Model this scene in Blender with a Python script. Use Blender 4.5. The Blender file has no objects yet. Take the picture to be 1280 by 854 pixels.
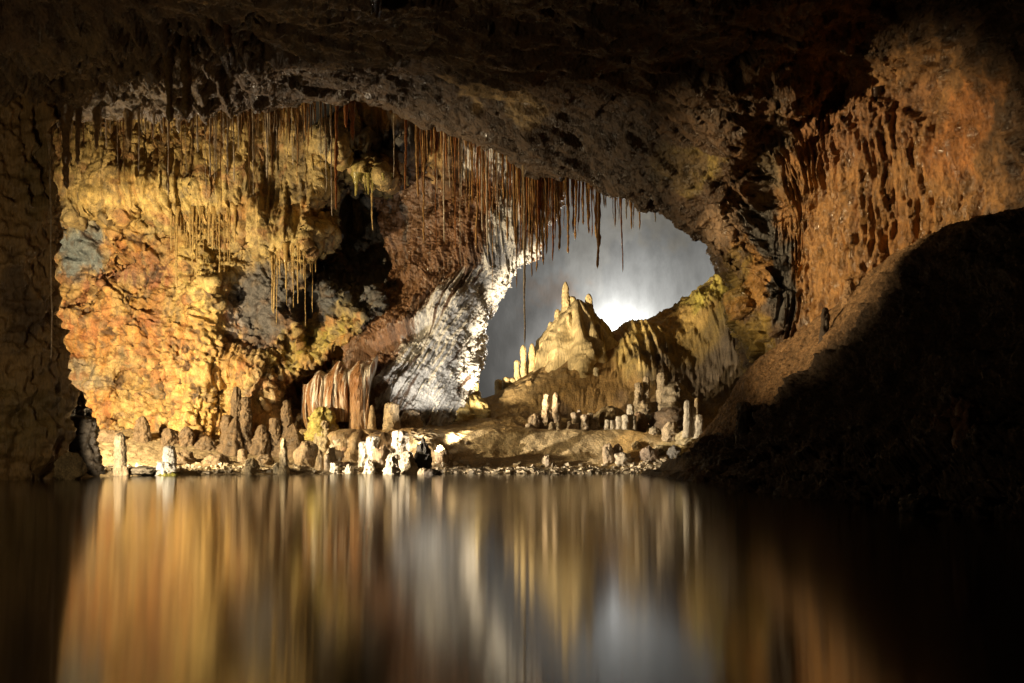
import bpy, math, random
import numpy as np
from mathutils import Vector
from mathutils.bvhtree import BVHTree

random.seed(7)
RNG = np.random.RandomState(7)
F, HC, HY = 1244.0, 0.6, 555.0          # focal length in photo pixels, eye height, horizon row
SC = bpy.context.scene
COL = SC.collection

# ------------------------------------------------------------------ places
def P(px, py, D):
    return np.array([(px - 640.0) / F * D, D, HC + (HY - py) / F * D])

def W(px, z, D):
    return np.array([(px - 640.0) / F * D, D, z])

def proj(p):
    d = np.maximum(p[..., 1], 0.5)
    return 640 + p[..., 0] / d * F, HY - (p[..., 2] - HC) / d * F

def sm(a, b, x):
    t = np.clip((x - a) / (b - a), 0, 1)
    return t * t * (3 - 2 * t)

# ------------------------------------------------------------------ noise
_perm = np.random.RandomState(11).permutation(256)
_perm = np.concatenate([_perm, _perm, _perm])
_g = np.random.RandomState(12).normal(size=(256, 3))
_g /= np.linalg.norm(_g, axis=1)[:, None]
_g = _g.astype(np.float32)
_perm = _perm.astype(np.int32)

def perlin(p):
    i = np.floor(p).astype(np.int32)
    f = p - i
    i &= 255
    u = f * f * f * (f * (f * 6 - 15) + 10)
    r = 0
    for dx in (0, 1):
        wx = u[..., 0] if dx else 1 - u[..., 0]
        hx = _perm[(i[..., 0] + dx) & 255]
        for dy in (0, 1):
            wy = u[..., 1] if dy else 1 - u[..., 1]
            hy = _perm[hx + ((i[..., 1] + dy) & 255)]
            for dz in (0, 1):
                wz = u[..., 2] if dz else 1 - u[..., 2]
                g = _g[_perm[hy + ((i[..., 2] + dz) & 255)]]
                d = (f[..., 0] - dx) * g[..., 0] + (f[..., 1] - dy) * g[..., 1] + (f[..., 2] - dz) * g[..., 2]
                r = r + wx * wy * wz * d
    return r * 1.5

def S(p, sx, sy=None, sz=None, off=0.0):
    sy = sx if sy is None else sy
    sz = sx if sz is None else sz
    return p * np.array([sx, sy, sz]) + off

def fbm(p, n=5, gain=0.5):
    a, s, r = 1.0, 1.0, 0
    for k in range(n):
        r = r + a * perlin(p * s + 17.3 * k)
        a *= gain
        s *= 2.03
    return r

def ridged(p, n=4, gain=0.5):
    a, s, r = 1.0, 1.0, 0
    for k in range(n):
        r = r + a * (1 - 2.2 * np.abs(perlin(p * s + 9.1 * k)))
        a *= gain
        s *= 2.07
    return r

def worley(p):
    i = np.floor(p).astype(np.int32)
    f = p - i
    best = np.full(p.shape[:-1], 9.0)
    sec = np.full(p.shape[:-1], 9.0)
    cid = np.zeros(p.shape[:-1])
    for dx in (-1, 0, 1):
        for dy in (-1, 0, 1):
            for dz in (-1, 0, 1):
                h = _perm[_perm[_perm[(i[..., 0] + dx) & 255] + ((i[..., 1] + dy) & 255)] + ((i[..., 2] + dz) & 255)]
                q = _g[h] * 0.42 + 0.5
                d = (q[..., 0] + dx - f[..., 0]) ** 2 + (q[..., 1] + dy - f[..., 1]) ** 2 + (q[..., 2] + dz - f[..., 2]) ** 2
                nb = d < best
                sec = np.where(nb, best, np.minimum(sec, d))
                cid = np.where(nb, h, cid)
                best = np.where(nb, d, best)
    return np.sqrt(best), np.sqrt(sec), cid / 255.0

def facets(p):
    """broken rock: every cell is a tilted plane with its own step"""
    i = np.floor(p).astype(np.int32)
    f = p - i
    best = np.full(p.shape[:-1], 9.0, p.dtype)
    val = np.zeros(p.shape[:-1], p.dtype)
    for dx in (-1, 0, 1):
        for dy in (-1, 0, 1):
            for dz in (-1, 0, 1):
                h = _perm[_perm[_perm[(i[..., 0] + dx) & 255] + ((i[..., 1] + dy) & 255)] + ((i[..., 2] + dz) & 255)]
                o = f - (_g[h] * np.float32(0.42) + np.array([dx + .5, dy + .5, dz + .5], np.float32))
                d = (o * o).sum(-1)
                nb = d < best
                g2 = _g[(h * 7 + 31) & 255]
                v = (o * g2).sum(-1) * 0.9 + (h / 255.0 - .5) * .55
                val = np.where(nb, v, val)
                best = np.where(nb, d, best)
    return val

def rocky(p, big=0.3, mid=0.12, fine=0.04, s=0.7, off=0.0):
    x_, z_ = p[..., 0] * .906 - p[..., 2] * .423, p[..., 0] * .423 + p[..., 2] * .906      # tilted bedding
    q = S(np.stack([x_ * .8, p[..., 1], z_ * 1.35], -1), s, off=off).astype(np.float32)
    w = q + 0.3 * np.stack([fbm(q * 1.3 + 5, 3), fbm(q * 1.3 + 15, 3), fbm(q * 1.3 + 25, 3)], -1)
    w2 = q + 0.10 * np.stack([fbm(q * 4 + 5, 3), fbm(q * 4 + 15, 3), fbm(q * 4 + 25, 3)], -1)
    return (big * (0.8 * fbm(w, 4) + 0.55 * facets(w * 1.5)) + mid * 0.75 * facets(w2 * 4.3) + 0.25 * mid * fbm(w * 5, 3)
            + fine * (0.7 * facets(w2 * 12.0) + 0.6 * fbm(q * 19, 3)))

def along(p, ang=0.0, thin=.12):
    """coordinates that run along a wall, so that patterns hang straight down it"""
    ca, sa = math.cos(math.radians(ang)), math.sin(math.radians(ang))
    return np.stack([p[..., 0] * ca + p[..., 1] * sa, (p[..., 1] * ca - p[..., 0] * sa) * thin, p[..., 2]], -1)

def drapes(p, s=2.2, st=0.10, off=0.0, ang=0.0, thin=.12):
    p = along(p, ang, thin)
    q = S(p, s, s, s * st, off)
    q = q + 0.3 * np.stack([perlin(S(p, 1.1) + 3) + .4 * perlin(S(p, 3.1) + 3), perlin(S(p, 1.1) + 33), 0 * p[..., 0]], -1)
    return ridged(q, 4, 0.55) - 0.5

# ------------------------------------------------------------------ meshes
def cr(a, n, axis):
    a = np.moveaxis(a, axis, 0)
    m = a.shape[0]
    t = np.linspace(0, m - 1, n)
    i = np.minimum(t.astype(int), m - 2)
    f = (t - i).reshape((-1,) + (1,) * (a.ndim - 1))
    p1, p2 = a[i], a[i + 1]
    p0 = np.where((i > 0).reshape(f.shape), a[np.maximum(i - 1, 0)], 2 * p1 - p2)
    p3 = np.where((i < m - 2).reshape(f.shape), a[np.minimum(i + 2, m - 1)], 2 * p2 - p1)
    r = 0.5 * (2 * p1 + (p2 - p0) * f + (2 * p0 - 5 * p1 + 4 * p2 - p3) * f * f + (3 * p1 - p0 - 3 * p2 + p3) * f ** 3)
    return np.moveaxis(r, 0, axis)

def net(ctrl, nv, nu):
    a = np.array(ctrl, float)                 # rows x cols x 3
    return cr(cr(a, nv, 0), nu, 1)

def normals(g):
    du = np.gradient(g, axis=1)
    dv = np.gradient(g, axis=0)
    n = np.cross(du, dv)
    return n / np.maximum(np.linalg.norm(n, axis=-1, keepdims=True), 1e-9)

def raw_mesh(name, v, quads, col=None, tris=None, smooth=True):
    me = bpy.data.meshes.new(name)
    v = np.ascontiguousarray(v, dtype=np.float32)
    q = np.asarray(quads, np.int32).reshape(-1, 4)
    t = np.asarray(tris if tris is not None else [], np.int32).reshape(-1, 3)
    me.vertices.add(len(v))
    me.vertices.foreach_set('co', v.ravel())
    loops = np.concatenate([q.ravel(), t.ravel()]).astype(np.int32)
    me.loops.add(len(loops))
    me.loops.foreach_set('vertex_index', loops)
    tot = np.concatenate([np.full(len(q), 4), np.full(len(t), 3)]).astype(np.int32)
    st = np.concatenate([[0], np.cumsum(tot)[:-1]]).astype(np.int32)
    me.polygons.add(len(tot))
    me.polygons.foreach_set('loop_start', st)
    me.polygons.foreach_set('loop_total', tot)
    me.polygons.foreach_set('use_smooth', np.full(len(tot), smooth))
    me.update(calc_edges=True)
    me.validate()
    if col is not None:
        at = me.color_attributes.new('Col', 'FLOAT_COLOR', 'POINT')
        c = np.concatenate([np.clip(col, 0, 1), np.ones((len(col), 1))], 1).astype(np.float32)
        at.data.foreach_set('color', c.ravel())
    return me

def link(name, me, mat, parent=None, loc=None):
    o = bpy.data.objects.new(name, me)
    COL.objects.link(o)
    me.materials.append(mat)
    if parent: o.parent = parent
    if loc is not None: o.location = loc
    return o

def grid_quads(nv, nu, wrap=False):
    i = np.arange(nv - 1)[:, None]
    j = np.arange(nu if wrap else nu - 1)[None, :]
    j2 = (j + 1) % nu
    return np.stack([i * nu + j, i * nu + j2, (i + 1) * nu + j2, (i + 1) * nu + j], -1).reshape(-1, 4)

def sheet(name, g, col, mat, flip=False, parent=None):
    nv, nu = g.shape[:2]
    q = grid_quads(nv, nu)
    if flip: q = q[:, ::-1]
    me = raw_mesh(name, g.reshape(-1, 3), q, col.reshape(-1, 3))
    return link(name, me, mat, parent)

def tag(o, label, cat, group=None):
    o['label'] = label
    o['category'] = cat
    if group: o['group'] = group
    return o

def kind(o, k):
    o['kind'] = k
    return o

def empty(name, loc, label, cat, group=None):
    o = bpy.data.objects.new(name, None)
    o.empty_display_size = 0.1
    COL.objects.link(o)
    o.location = loc
    return tag(o, label, cat, group)

# ------------------------------------------------------------------ colours (albedo)
OCHRE = (0.46, 0.26, 0.07); ORANGE = (0.42, 0.17, 0.045); RUST = (0.26, 0.09, 0.03); CREAM = (0.62, 0.46, 0.22)
TAN = (0.42, 0.29, 0.13); BROWN = (0.17, 0.095, 0.04); DARK = (0.06, 0.045, 0.03); GREY = (0.17, 0.17, 0.165)
SLATE = (0.075, 0.078, 0.08); BLUEG = (0.20, 0.23, 0.235); WHITE = (0.54, 0.48, 0.38); MOSS = (0.33, 0.30, 0.05)
PURP = (0.21, 0.11, 0.085); LEMON = (0.52, 0.42, 0.09)

def paint(p, base, blobs, warp=16.0, seed=0.0, sharp=0.35):
    """colour of the rock: patches of other minerals, a few of painted shade, with ragged outlines"""
    px, py = proj(p)
    c = np.empty(p.shape)
    c[...] = base
    q = S(p, 0.9, off=seed)
    wx = px + warp * 2.2 * fbm(q, 4); wy = py + warp * 2.2 * fbm(q + 40, 4)
    fine = fbm(S(p, 4.0, 4.0, 3.0, seed + 9), 4)
    for k, (bx, by, rx, ry, rot, bc, st) in enumerate(blobs):
        a = math.radians(rot)
        dx = (wx - bx) * math.cos(a) + (wy - by) * math.sin(a)
        dy = -(wx - bx) * math.sin(a) + (wy - by) * math.cos(a)
        r = np.sqrt((dx / rx) ** 2 + (dy / ry) ** 2)
        m = (1 - sm(1 - sharp, 1 + sharp, r + .35 * fine)) * st
        c = c * (1 - m[..., None]) + np.array(bc) * m[..., None]
    return c

def mix(c, bc, m):
    m = np.clip(m, 0, 1)[..., None]
    return c * (1 - m) + np.array(bc) * m

# ------------------------------------------------------------------ materials
def rock_mat(name, rough=(0.3, 0.75), bump=0.6, scale=9.0, vert=1.0, var=0.55, spec=0.5, dist=0.06, pits=0.35):
    m = bpy.data.materials.new(name)
    m.use_nodes = True
    nt = m.node_tree; N = nt.nodes; L = nt.links
    for n in list(N): N.remove(n)
    out = N.new('ShaderNodeOutputMaterial'); bs = N.new('ShaderNodeBsdfPrincipled')
    L.new(bs.outputs[0], out.inputs[0])
    tc = N.new('ShaderNodeTexCoord'); mp = N.new('ShaderNodeMapping')
    mp.inputs['Scale'].default_value = (1, 1, vert)
    L.new(tc.outputs['Object'], mp.inputs[0])
    at = N.new('ShaderNodeAttribute'); at.attribute_name = 'Col'
    def noise(s, det, rg=0.6):
        n = N.new('ShaderNodeTexNoise'); n.inputs['Scale'].default_value = s
        n.inputs['Detail'].default_value = det; n.inputs['Roughness'].default_value = rg
        L.new(mp.outputs[0], n.inputs['Vector']); return n
    def ramp(src, a, b, lo, hi):
        r = N.new('ShaderNodeMapRange'); r.inputs[1].default_value = a; r.inputs[2].default_value = b
        r.inputs[3].default_value = lo; r.inputs[4].default_value = hi
        L.new(src, r.inputs[0]); return r.outputs[0]
    n1 = noise(scale * 0.45, 6, 0.65)
    n2 = noise(scale * 2.2, 7, 0.7)
    vo = N.new('ShaderNodeTexVoronoi'); vo.inputs['Scale'].default_value = scale * 1.8
    L.new(mp.outputs[0], vo.inputs['Vector'])
    v1 = ramp(n1.outputs[0], 0.3, 0.7, 1 - var, 1 + var * 0.8)
    v2 = ramp(n2.outputs[0], 0.36, 0.6, 1 - pits, 1.12)
    mu = N.new('ShaderNodeMath'); mu.operation = 'MULTIPLY'; L.new(v1, mu.inputs[0]); L.new(v2, mu.inputs[1])
    mc = N.new('ShaderNodeVectorMath'); mc.operation = 'SCALE'
    L.new(at.outputs['Color'], mc.inputs[0]); L.new(mu.outputs[0], mc.inputs['Scale'])
    L.new(mc.outputs[0], bs.inputs['Base Color'])
    L.new(ramp(n1.outputs[0], 0.35, 0.62, rough[0], rough[1]), bs.inputs['Roughness'])
    bs.inputs['Specular IOR Level'].default_value = spec
    a1 = N.new('ShaderNodeMath'); a1.operation = 'MULTIPLY_ADD'
    L.new(vo.outputs['Distance'], a1.inputs[0]); a1.inputs[1].default_value = 0.35; L.new(n2.outputs[0], a1.inputs[2])
    a2 = N.new('ShaderNodeMath'); a2.operation = 'MULTIPLY_ADD'
    L.new(n1.outputs[0], a2.inputs[0]); a2.inputs[1].default_value = 0.7; L.new(a1.outputs[0], a2.inputs[2])
    bu = N.new('ShaderNodeBump'); bu.inputs['Strength'].default_value = bump; bu.inputs['Distance'].default_value = dist
    L.new(a2.outputs[0], bu.inputs['Height']); L.new(bu.outputs[0], bs.inputs['Normal'])
    return m

M_WALL = rock_mat('ochre_rock', (0.35, 0.8), 0.8, 15.0, 0.7, 0.6, 0.5, 0.04)
M_CEIL = rock_mat('wet_dark_rock', (0.14, 0.7), 0.9, 12.0, 0.7, 0.6, 0.55, 0.045)
M_FLOW = rock_mat('wet_flowstone', (0.12, 0.5), 0.8, 14.0, 0.22, 0.35, 0.6, 0.04)
M_EARTH = rock_mat('sinter_earth', (0.5, 0.9), 0.7, 14.0, 0.7, 0.4, 0.4, 0.035)
M_BANK = rock_mat('pitted_bank_rock', (0.45, 0.85), 1.0, 11.0, 1.0, 0.5, 0.4, 0.07, 0.6)
M_MIST = rock_mat('pale_chamber_rock', (0.6, 0.9), 0.15, 1.2, 0.4, 0.18, 0.2, 0.05, 0.1)
M_STAL = rock_mat('stalagmite_sinter', (0.35, 0.75), 0.9, 16.0, 0.8, 0.4, 0.5, 0.03, 0.5)
M_RIB = rock_mat('ribbed_sinter', (0.4, 0.8), 0.7, 11.0, 0.14, 0.35, 0.5, 0.04, 0.4)
M_WHITE = rock_mat('white_calcite', (0.3, 0.7), 0.9, 20.0, 0.8, 0.25, 0.5, 0.03, 0.35)
M_GRAV = rock_mat('shore_chips', (0.4, 0.8), 0.4, 30.0, 1.0, 0.3)

def straw_mat(name, trans=0.35):
    m = bpy.data.materials.new(name); m.use_nodes = True
    nt = m.node_tree; N = nt.nodes; L = nt.links
    bs = N['Principled BSDF']; out = N['Material Output']
    at = N.new('ShaderNodeAttribute'); at.attribute_name = 'Col'
    tc = N.new('ShaderNodeTexCoord'); no = N.new('ShaderNodeTexNoise')
    no.inputs['Scale'].default_value = 22; no.inputs['Detail'].default_value = 4
    L.new(tc.outputs['Object'], no.inputs['Vector'])
    mr = N.new('ShaderNodeMapRange'); mr.inputs[1].default_value = .3; mr.inputs[2].default_value = .7
    mr.inputs[3].default_value = .55; mr.inputs[4].default_value = 1.3
    L.new(no.outputs[0], mr.inputs[0])
    mc = N.new('ShaderNodeVectorMath'); mc.operation = 'SCALE'
    L.new(at.outputs['Color'], mc.inputs[0]); L.new(mr.outputs[0], mc.inputs['Scale'])
    L.new(mc.outputs[0], bs.inputs['Base Color'])
    bs.inputs['Roughness'].default_value = 0.16
    bs.inputs['Specular IOR Level'].default_value = 0.7
    bu = N.new('ShaderNodeBump'); bu.inputs['Strength'].default_value = .7; bu.inputs['Distance'].default_value = .02
    L.new(no.outputs[0], bu.inputs['Height']); L.new(bu.outputs[0], bs.inputs['Normal'])
    tr = N.new('ShaderNodeBsdfTranslucent'); L.new(mc.outputs[0], tr.inputs['Color'])
    mx = N.new('ShaderNodeMixShader'); mx.inputs[0].default_value = trans
    L.new(bs.outputs[0], mx.inputs[1]); L.new(tr.outputs[0], mx.inputs[2]); L.new(mx.outputs[0], out.inputs[0])
    return m
M_STRAW = straw_mat('wet_straw_sinter')

def plain(name, col, rough=0.5, metal=0.0, emit=None, es=0):
    m = bpy.data.materials.new(name); m.use_nodes = True
    b = m.node_tree.nodes['Principled BSDF']
    b.inputs['Base Color'].default_value = (*col, 1); b.inputs['Roughness'].default_value = rough
    b.inputs['Metallic'].default_value = metal
    if emit: b.inputs['Emission Color'].default_value = (*emit, 1); b.inputs['Emission Strength'].default_value = es
    return m

# ================================================================== SETTING
# ------------------------------------------------------------------ cave ceiling, arch and right-hand wall (one skin of rock)
ccols = []
def ccol(back, inner, lip, mid, top, topz):
    """back, inner, lip, mid, top as (px, py, D); then over the water behind the viewer"""
    pts = [P(*back), P(*inner), P(*lip), P(*mid), P(*top)]
    x = pts[-1][0]
    pts.append(np.array([x * 1.02, 7.0, topz])); pts.append(np.array([x * 1.0, -6.0, topz + 0.4]))
    ccols.append(pts)
ccol((-420, 60, 26), (-330, 140, 18.6), (-330, 168, 17.5), (-330, 110, 16.0), (-330, 0, 13.5), 7.2)
ccol((-160, 50, 26), (-150, 130, 18.6), (-150, 164, 17.5), (-150, 100, 16.0), (-150, 0, 13.5), 7.2)
ccol((0, 70, 26), (0, 126, 18.8), (0, 160, 17.6), (0, 100, 16.2), (0, 0, 13.7), 7.2)
ccol((110, 70, 26), (110, 112, 19.0), (110, 144, 17.9), (110, 90, 16.4), (110, 0, 13.8), 7.2)
ccol((230, 70, 26), (230, 100, 19.4), (230, 130, 18.3), (230, 80, 16.8), (230, 0, 14.0), 7.2)
ccol((340, 70, 26), (340, 95, 19.6), (340, 127, 18.5), (340, 76, 16.8), (340, 0, 14.0), 7.3)
ccol((440, 70, 26), (445, 98, 19.6), (440, 127, 18.5), (440, 76, 16.8), (440, 0, 13.8), 7.3)
ccol((550, 90, 27), (550, 112, 19.8), (545, 146, 18.6), (545, 86, 16.8), (545, 0, 13.8), 7.3)
ccol((640, 110, 29), (638, 150, 19.8), (632, 190, 18.6), (635, 110, 16.6), (640, 0, 13.6), 7.3)
ccol((740, 130, 31), (735, 185, 19.8), (735, 221, 18.6), (735, 130, 16.6), (740, 0, 13.6), 7.3)
ccol((830, 160, 33), (822, 222, 19.8), (826, 258, 18.4), (830, 160, 16.6), (835, 0, 13.6), 7.2)
ccol((905, 220, 33), (880, 268, 19.8), (888, 296, 18.0), (905, 190, 16.4), (915, 0, 13.6), 7.2)
ccol((960, 330, 31), (908, 325, 19.6), (938, 352, 17.6), (960, 230, 17.0), (975, 0, 13.8), 7.1)
ccol((1000, 440, 27), (930, 400, 19.4), (968, 420, 17.3), (985, 260, 17.1), (1010, 0, 14.0), 7.1)
ccol((1040, 560, 25), (955, 480, 19.2), (992, 470, 17.1), (1020, 270, 16.9), (1050, 0, 14.4), 7.1)
ccol((1090, 600, 24), (1040, 560, 18.6), (1060, 480, 16.2), (1075, 260, 16.0), (1100, 0, 14.6), 7.1)
ccol((1180, 640, 22), (1150, 600, 17.6), (1160, 480, 15.4), (1160, 250, 15.2), (1170, 0, 14.2), 7.0)
ccol((1290, 660, 20), (1280, 600, 15.8), (1280, 460, 14.8), (1270, 240, 13.9), (1270, 0, 12.8), 6.8)
ccol((1460, 660, 16), (1460, 600, 12.8), (1450, 440, 12.0), (1430, 200, 12.0), (1420, 0, 10.8), 6.4)
ccol((1900, 700, 9.5), (1900, 640, 8.6), (1880, 440, 8.0), (1860, 100, 8.0), (1850, -100, 7.6), 5.6)
ctrl = np.array(ccols).transpose(1, 0, 2)
def dens(ctrl, us):            # resample a net unevenly: us = list of row positions
    return ctrl
# put more of the rows where the picture looks
def rerow(ctrl, nv, nu, knots):
    fine = net(ctrl, 60 * (len(ctrl) - 1) + 1, nu)
    t = np.interp(np.linspace(0, 1, nv), np.linspace(0, 1, len(knots)), knots) * 60
    i = np.minimum(t.astype(int), fine.shape[0] - 2); f = (t - i)[:, None, None]
    return fine[i] * (1 - f) + fine[i + 1] * f
g = rerow(ctrl, 520, 900, [0, .6, 1.0, 1.5, 2.0, 2.35, 2.7, 3.05, 3.4, 3.75, 4.1, 5, 6])
px, py = proj(g)
n = normals(g)
dark = 1.0
flowm = sm(955, 1010, px + 30 * fbm(S(g, .8), 3)) * sm(60, 210, py) * (1 - sm(1235, 1290, px)) * (g[..., 1] > 9)
lipm = np.exp(-((py - np.interp(px, [-300, 0, 230, 440, 545, 640, 740, 830, 900, 940], [165, 158, 130, 127, 146, 190, 222, 260, 305, 352])) / 26) ** 2)
pc = np.stack([g[..., 0] * .62 + g[..., 2] * .25 + g[..., 1] * .2, g[..., 1] * 1.15 - g[..., 0] * .2, g[..., 2] * 1.2], -1)
d = rocky(pc, 0.36, 0.13, 0.045, 0.60)
dr = drapes(g, 6.0, 0.09, 0, -42)
leftm = (1 - sm(300, 380, px)) * sm(0, 30, py) * (1 - sm(110, 150, py))
dd = d * (1 - 0.85 * flowm) + flowm * (0.075 * dr + 0.045 * ridged(S(along(g, -42), 9, 9, 2.2), 3) + 0.05 * (ridged(S(along(g, -42), 8.5, 8.5, .7, 4), 4, .6) - .4) + 0.12 * fbm(S(g, 1.2), 2)) + leftm * 0.22 * drapes(g, 2.2, 0.08, 5)
# the rag of pocks above the orange flow
pock = np.exp(-((px - 1030) / 90) ** 2 - ((py - 150) / 45) ** 2)
dd = dd - 0.22 * pock * sm(0.1, 0.5, fbm(S(g, 2.6), 4))
gd = g + n * dd[..., None] * (1 if n[250, 300, 2] < 0 else -1)
CEILSGN = (1 if n[250, 300, 2] < 0 else -1)
c = paint(g, (0.085, 0.049, 0.022), [
    (120, 90, 150, 60, 0, (0.15, 0.10, 0.045), .9),
    (420, 60, 200, 60, 10, (0.09, 0.055, 0.026), .8),
    (640, 130, 40, 18, 10, TAN, .8), (600, 120, 35, 14, 15, TAN, .8),
    (720, 90, 120, 50, 20, (0.12, 0.068, 0.03), .8),
    (855, 215, 36, 26, 20, LEMON, .85), (905, 290, 30, 26, 40, (0.34, 0.24, 0.15), .7),
    (800, 200, 90, 40, 20, (0.085, 0.052, 0.026), .9),
    (1020, 20, 40, 60, 0, (0.24, 0.14, 0.07), .8),
    (1110, 270, 150, 190, 0, (0.37, 0.205, 0.075), 1.0), (1060, 150, 100, 40, 0, (0.26, 0.13, 0.055), .8),
    (1150, 330, 60, 90, 0, (0.38, 0.19, 0.06), .5), (1040, 330, 30, 90, 0, (0.44, 0.25, 0.09), .7),
    (1210, 160, 40, 60, 20, ORANGE, .6), (1200, 330, 30, 60, 0, (0.24, 0.17, 0.06), .7),
    (970, 330, 26, 100, -12, (0.085, 0.085, 0.082), 1.0), (960, 200, 22, 60, 0, (0.12, 0.10, 0.06), .9),
    (935, 390, 20, 60, -15, (0.30, 0.22, 0.05), .8), (948, 350, 10, 40, -15, (0.40, 0.22, 0.06), .8),
], 14, 2.0)
c = mix(c, (0.20, 0.09, 0.035), 0.45 * flowm * sm(0.2, -0.6, dr))
CEIL = kind(sheet('cave_ceiling', gd, c, M_CEIL), 'structure')
CEIL_G = gd

# ------------------------------------------------------------------ ochre wall at the back left
pxs = np.linspace(-260, 572, 640); pys = np.linspace(20, 622, 470)
PX, PY = np.meshgrid(pxs, pys)
base = np.stack([(PX - 640) / F * 24.3, np.full(PX.shape, 24.3), HC + (HY - PY) / F * 24.3], -1)
nz = fbm(S(base, .55), 2)
D = 24.4 - 1.3 * sm(470, 590, PY) - 1.2 * sm(140, 20, PY) + 0.5 * nz
D = D - 1.2 * sm(60, -150, PX)
edge = np.interp(PX, [-260, 60, 110, 180, 215, 300, 330, 350, 400, 425, 640], [250, 262, 268, 272, 282, 288, 320, 325, 322, 290, 200]) + 16 * fbm(S(base, 3.0, 3.0, .4), 3)
D = D - 0.75 * sm(edge + 5, edge - 7, PY) * sm(edge - 190, edge - 20, PY) * (1 - sm(420, 440, PX))
for (x0, y0, x1, y1, w, amt) in [(262, 330, 240, 560, 26, .65), (225, 400, 205, 540, 20, .35), (360, 400, 300, 520, 30, .45), (300, 440, 330, 540, 30, .35), (150, 260, 128, 360, 7, .16)]:
    t = np.clip((PY - y0) / (y1 - y0), 0, 1); xc = x0 + (x1 - x0) * t + 9 * fbm(S(base, 1.6), 3)
    D = D - amt * np.exp(-((PX - xc) / w) ** 2) * sm(y0 - 20, y0 + 25, PY) * (1 - sm(y1 - 10, y1 + 40, PY))
cav = 1 - sm(0.45, 1.25, np.sqrt(((PX - 470) / 74) ** 2 + ((PY - 285) / 88) ** 2) + 0.45 * fbm(S(base, 1.1, off=3), 5))
D = D + 2.4 * cav
cav2 = 1 - sm(0.7, 1.2, np.sqrt(((PX - 288) / 20) ** 2 + ((PY - 365) / 16) ** 2) + 0.2 * nz)
D = D + 0.35 * cav2
cav3 = 1 - sm(0.6, 1.3, np.sqrt(((PX - 385) / 16) ** 2 + ((PY - 400) / 46) ** 2) + 0.4 * nz)
D = D + 0.9 * cav3
led = np.interp(PX, [300, 330, 400, 450, 510, 560], [530, 505, 452, 420, 366, 330]) + 8 * fbm(S(base, 2.2, off=9), 3)
below = sm(led - 4, led + 10, PY) * (1 - sm(led + 25, led + 110, PY)) * sm(310, 360, PX)
D = D + 1.1 * below - 0.3 * np.exp(-((PY - led + 14) / 18) ** 2) * sm(310, 360, PX)
# cracks of the bedding
for (x0, y0, x1, y1) in [(70, 395, 180, 305), (100, 400, 150, 335), (150, 300, 240, 235), (60, 480, 170, 545), (60, 300, 110, 270), (190, 330, 300, 250)]:
    t = np.clip((PX - x0) / (x1 - x0), 0, 1); yc = y0 + (y1 - y0) * t + 10 * fbm(S(base, 1.5, off=4), 3)
    D = D + 0.28 * np.exp(-((PY - yc) / 3.2) ** 2) * ((PX > x0 - 4) & (PX < x1 + 4))
l2 = np.interp(PX, [380, 400, 450, 495], [172, 186, 214, 240]) + 7 * fbm(S(base, 3.0, off=19), 3)
D = D - 1.3 * sm(l2 + 5, l2 - 2, PY) * sm(l2 - 60, l2 - 8, PY) * sm(385, 410, PX) * (1 - sm(485, 505, PX))
D = np.where(PX > 560, D + (PX - 560) * 0.03, D)
g = np.stack([(PX - 640) / F * D, D, HC + (HY - PY) / F * D], -1)
n = normals(g); sg = 1 if n[200, 300, 1] < 0 else -1
n = n * sg
curt = sm(95, 150, PY) * (1 - sm(edge - 4, edge + 30, PY))
low = sm(440, 520, PY)
dr1 = drapes(g, 2.6, 0.09)
dr2 = drapes(g, 5.0, 0.12, 3)
lowflow = sm(380, 470, PY) * sm(180, 240, PX) * (1 - sm(330, 420, PX))
dd = (0.9 - 0.74 * curt - 0.40 * lowflow) * rocky(g, 0.25, 0.09, 0.036, 0.95, 2.0) + curt * (0.13 * dr1 + 0.07 * dr2) + lowflow * (0.10 * dr1 + 0.06 * dr2) + (.3 + .7 * np.maximum(curt, lowflow)) * 0.035 * (ridged(S(along(g), 8, 8, 1.1, 3), 3, .6) - .4)
ck1, ck2, _ = worley(S(g, .55, off=3) + .35 * np.stack([fbm(S(g, 1.4, off=k_), 4) for k_ in (1, 31, 61)], -1))
dd = dd - .11 * (1 - sm(.0, .10, ck2 - ck1)) * (1 - .8 * curt)
gd = g + n * dd[..., None]
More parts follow.
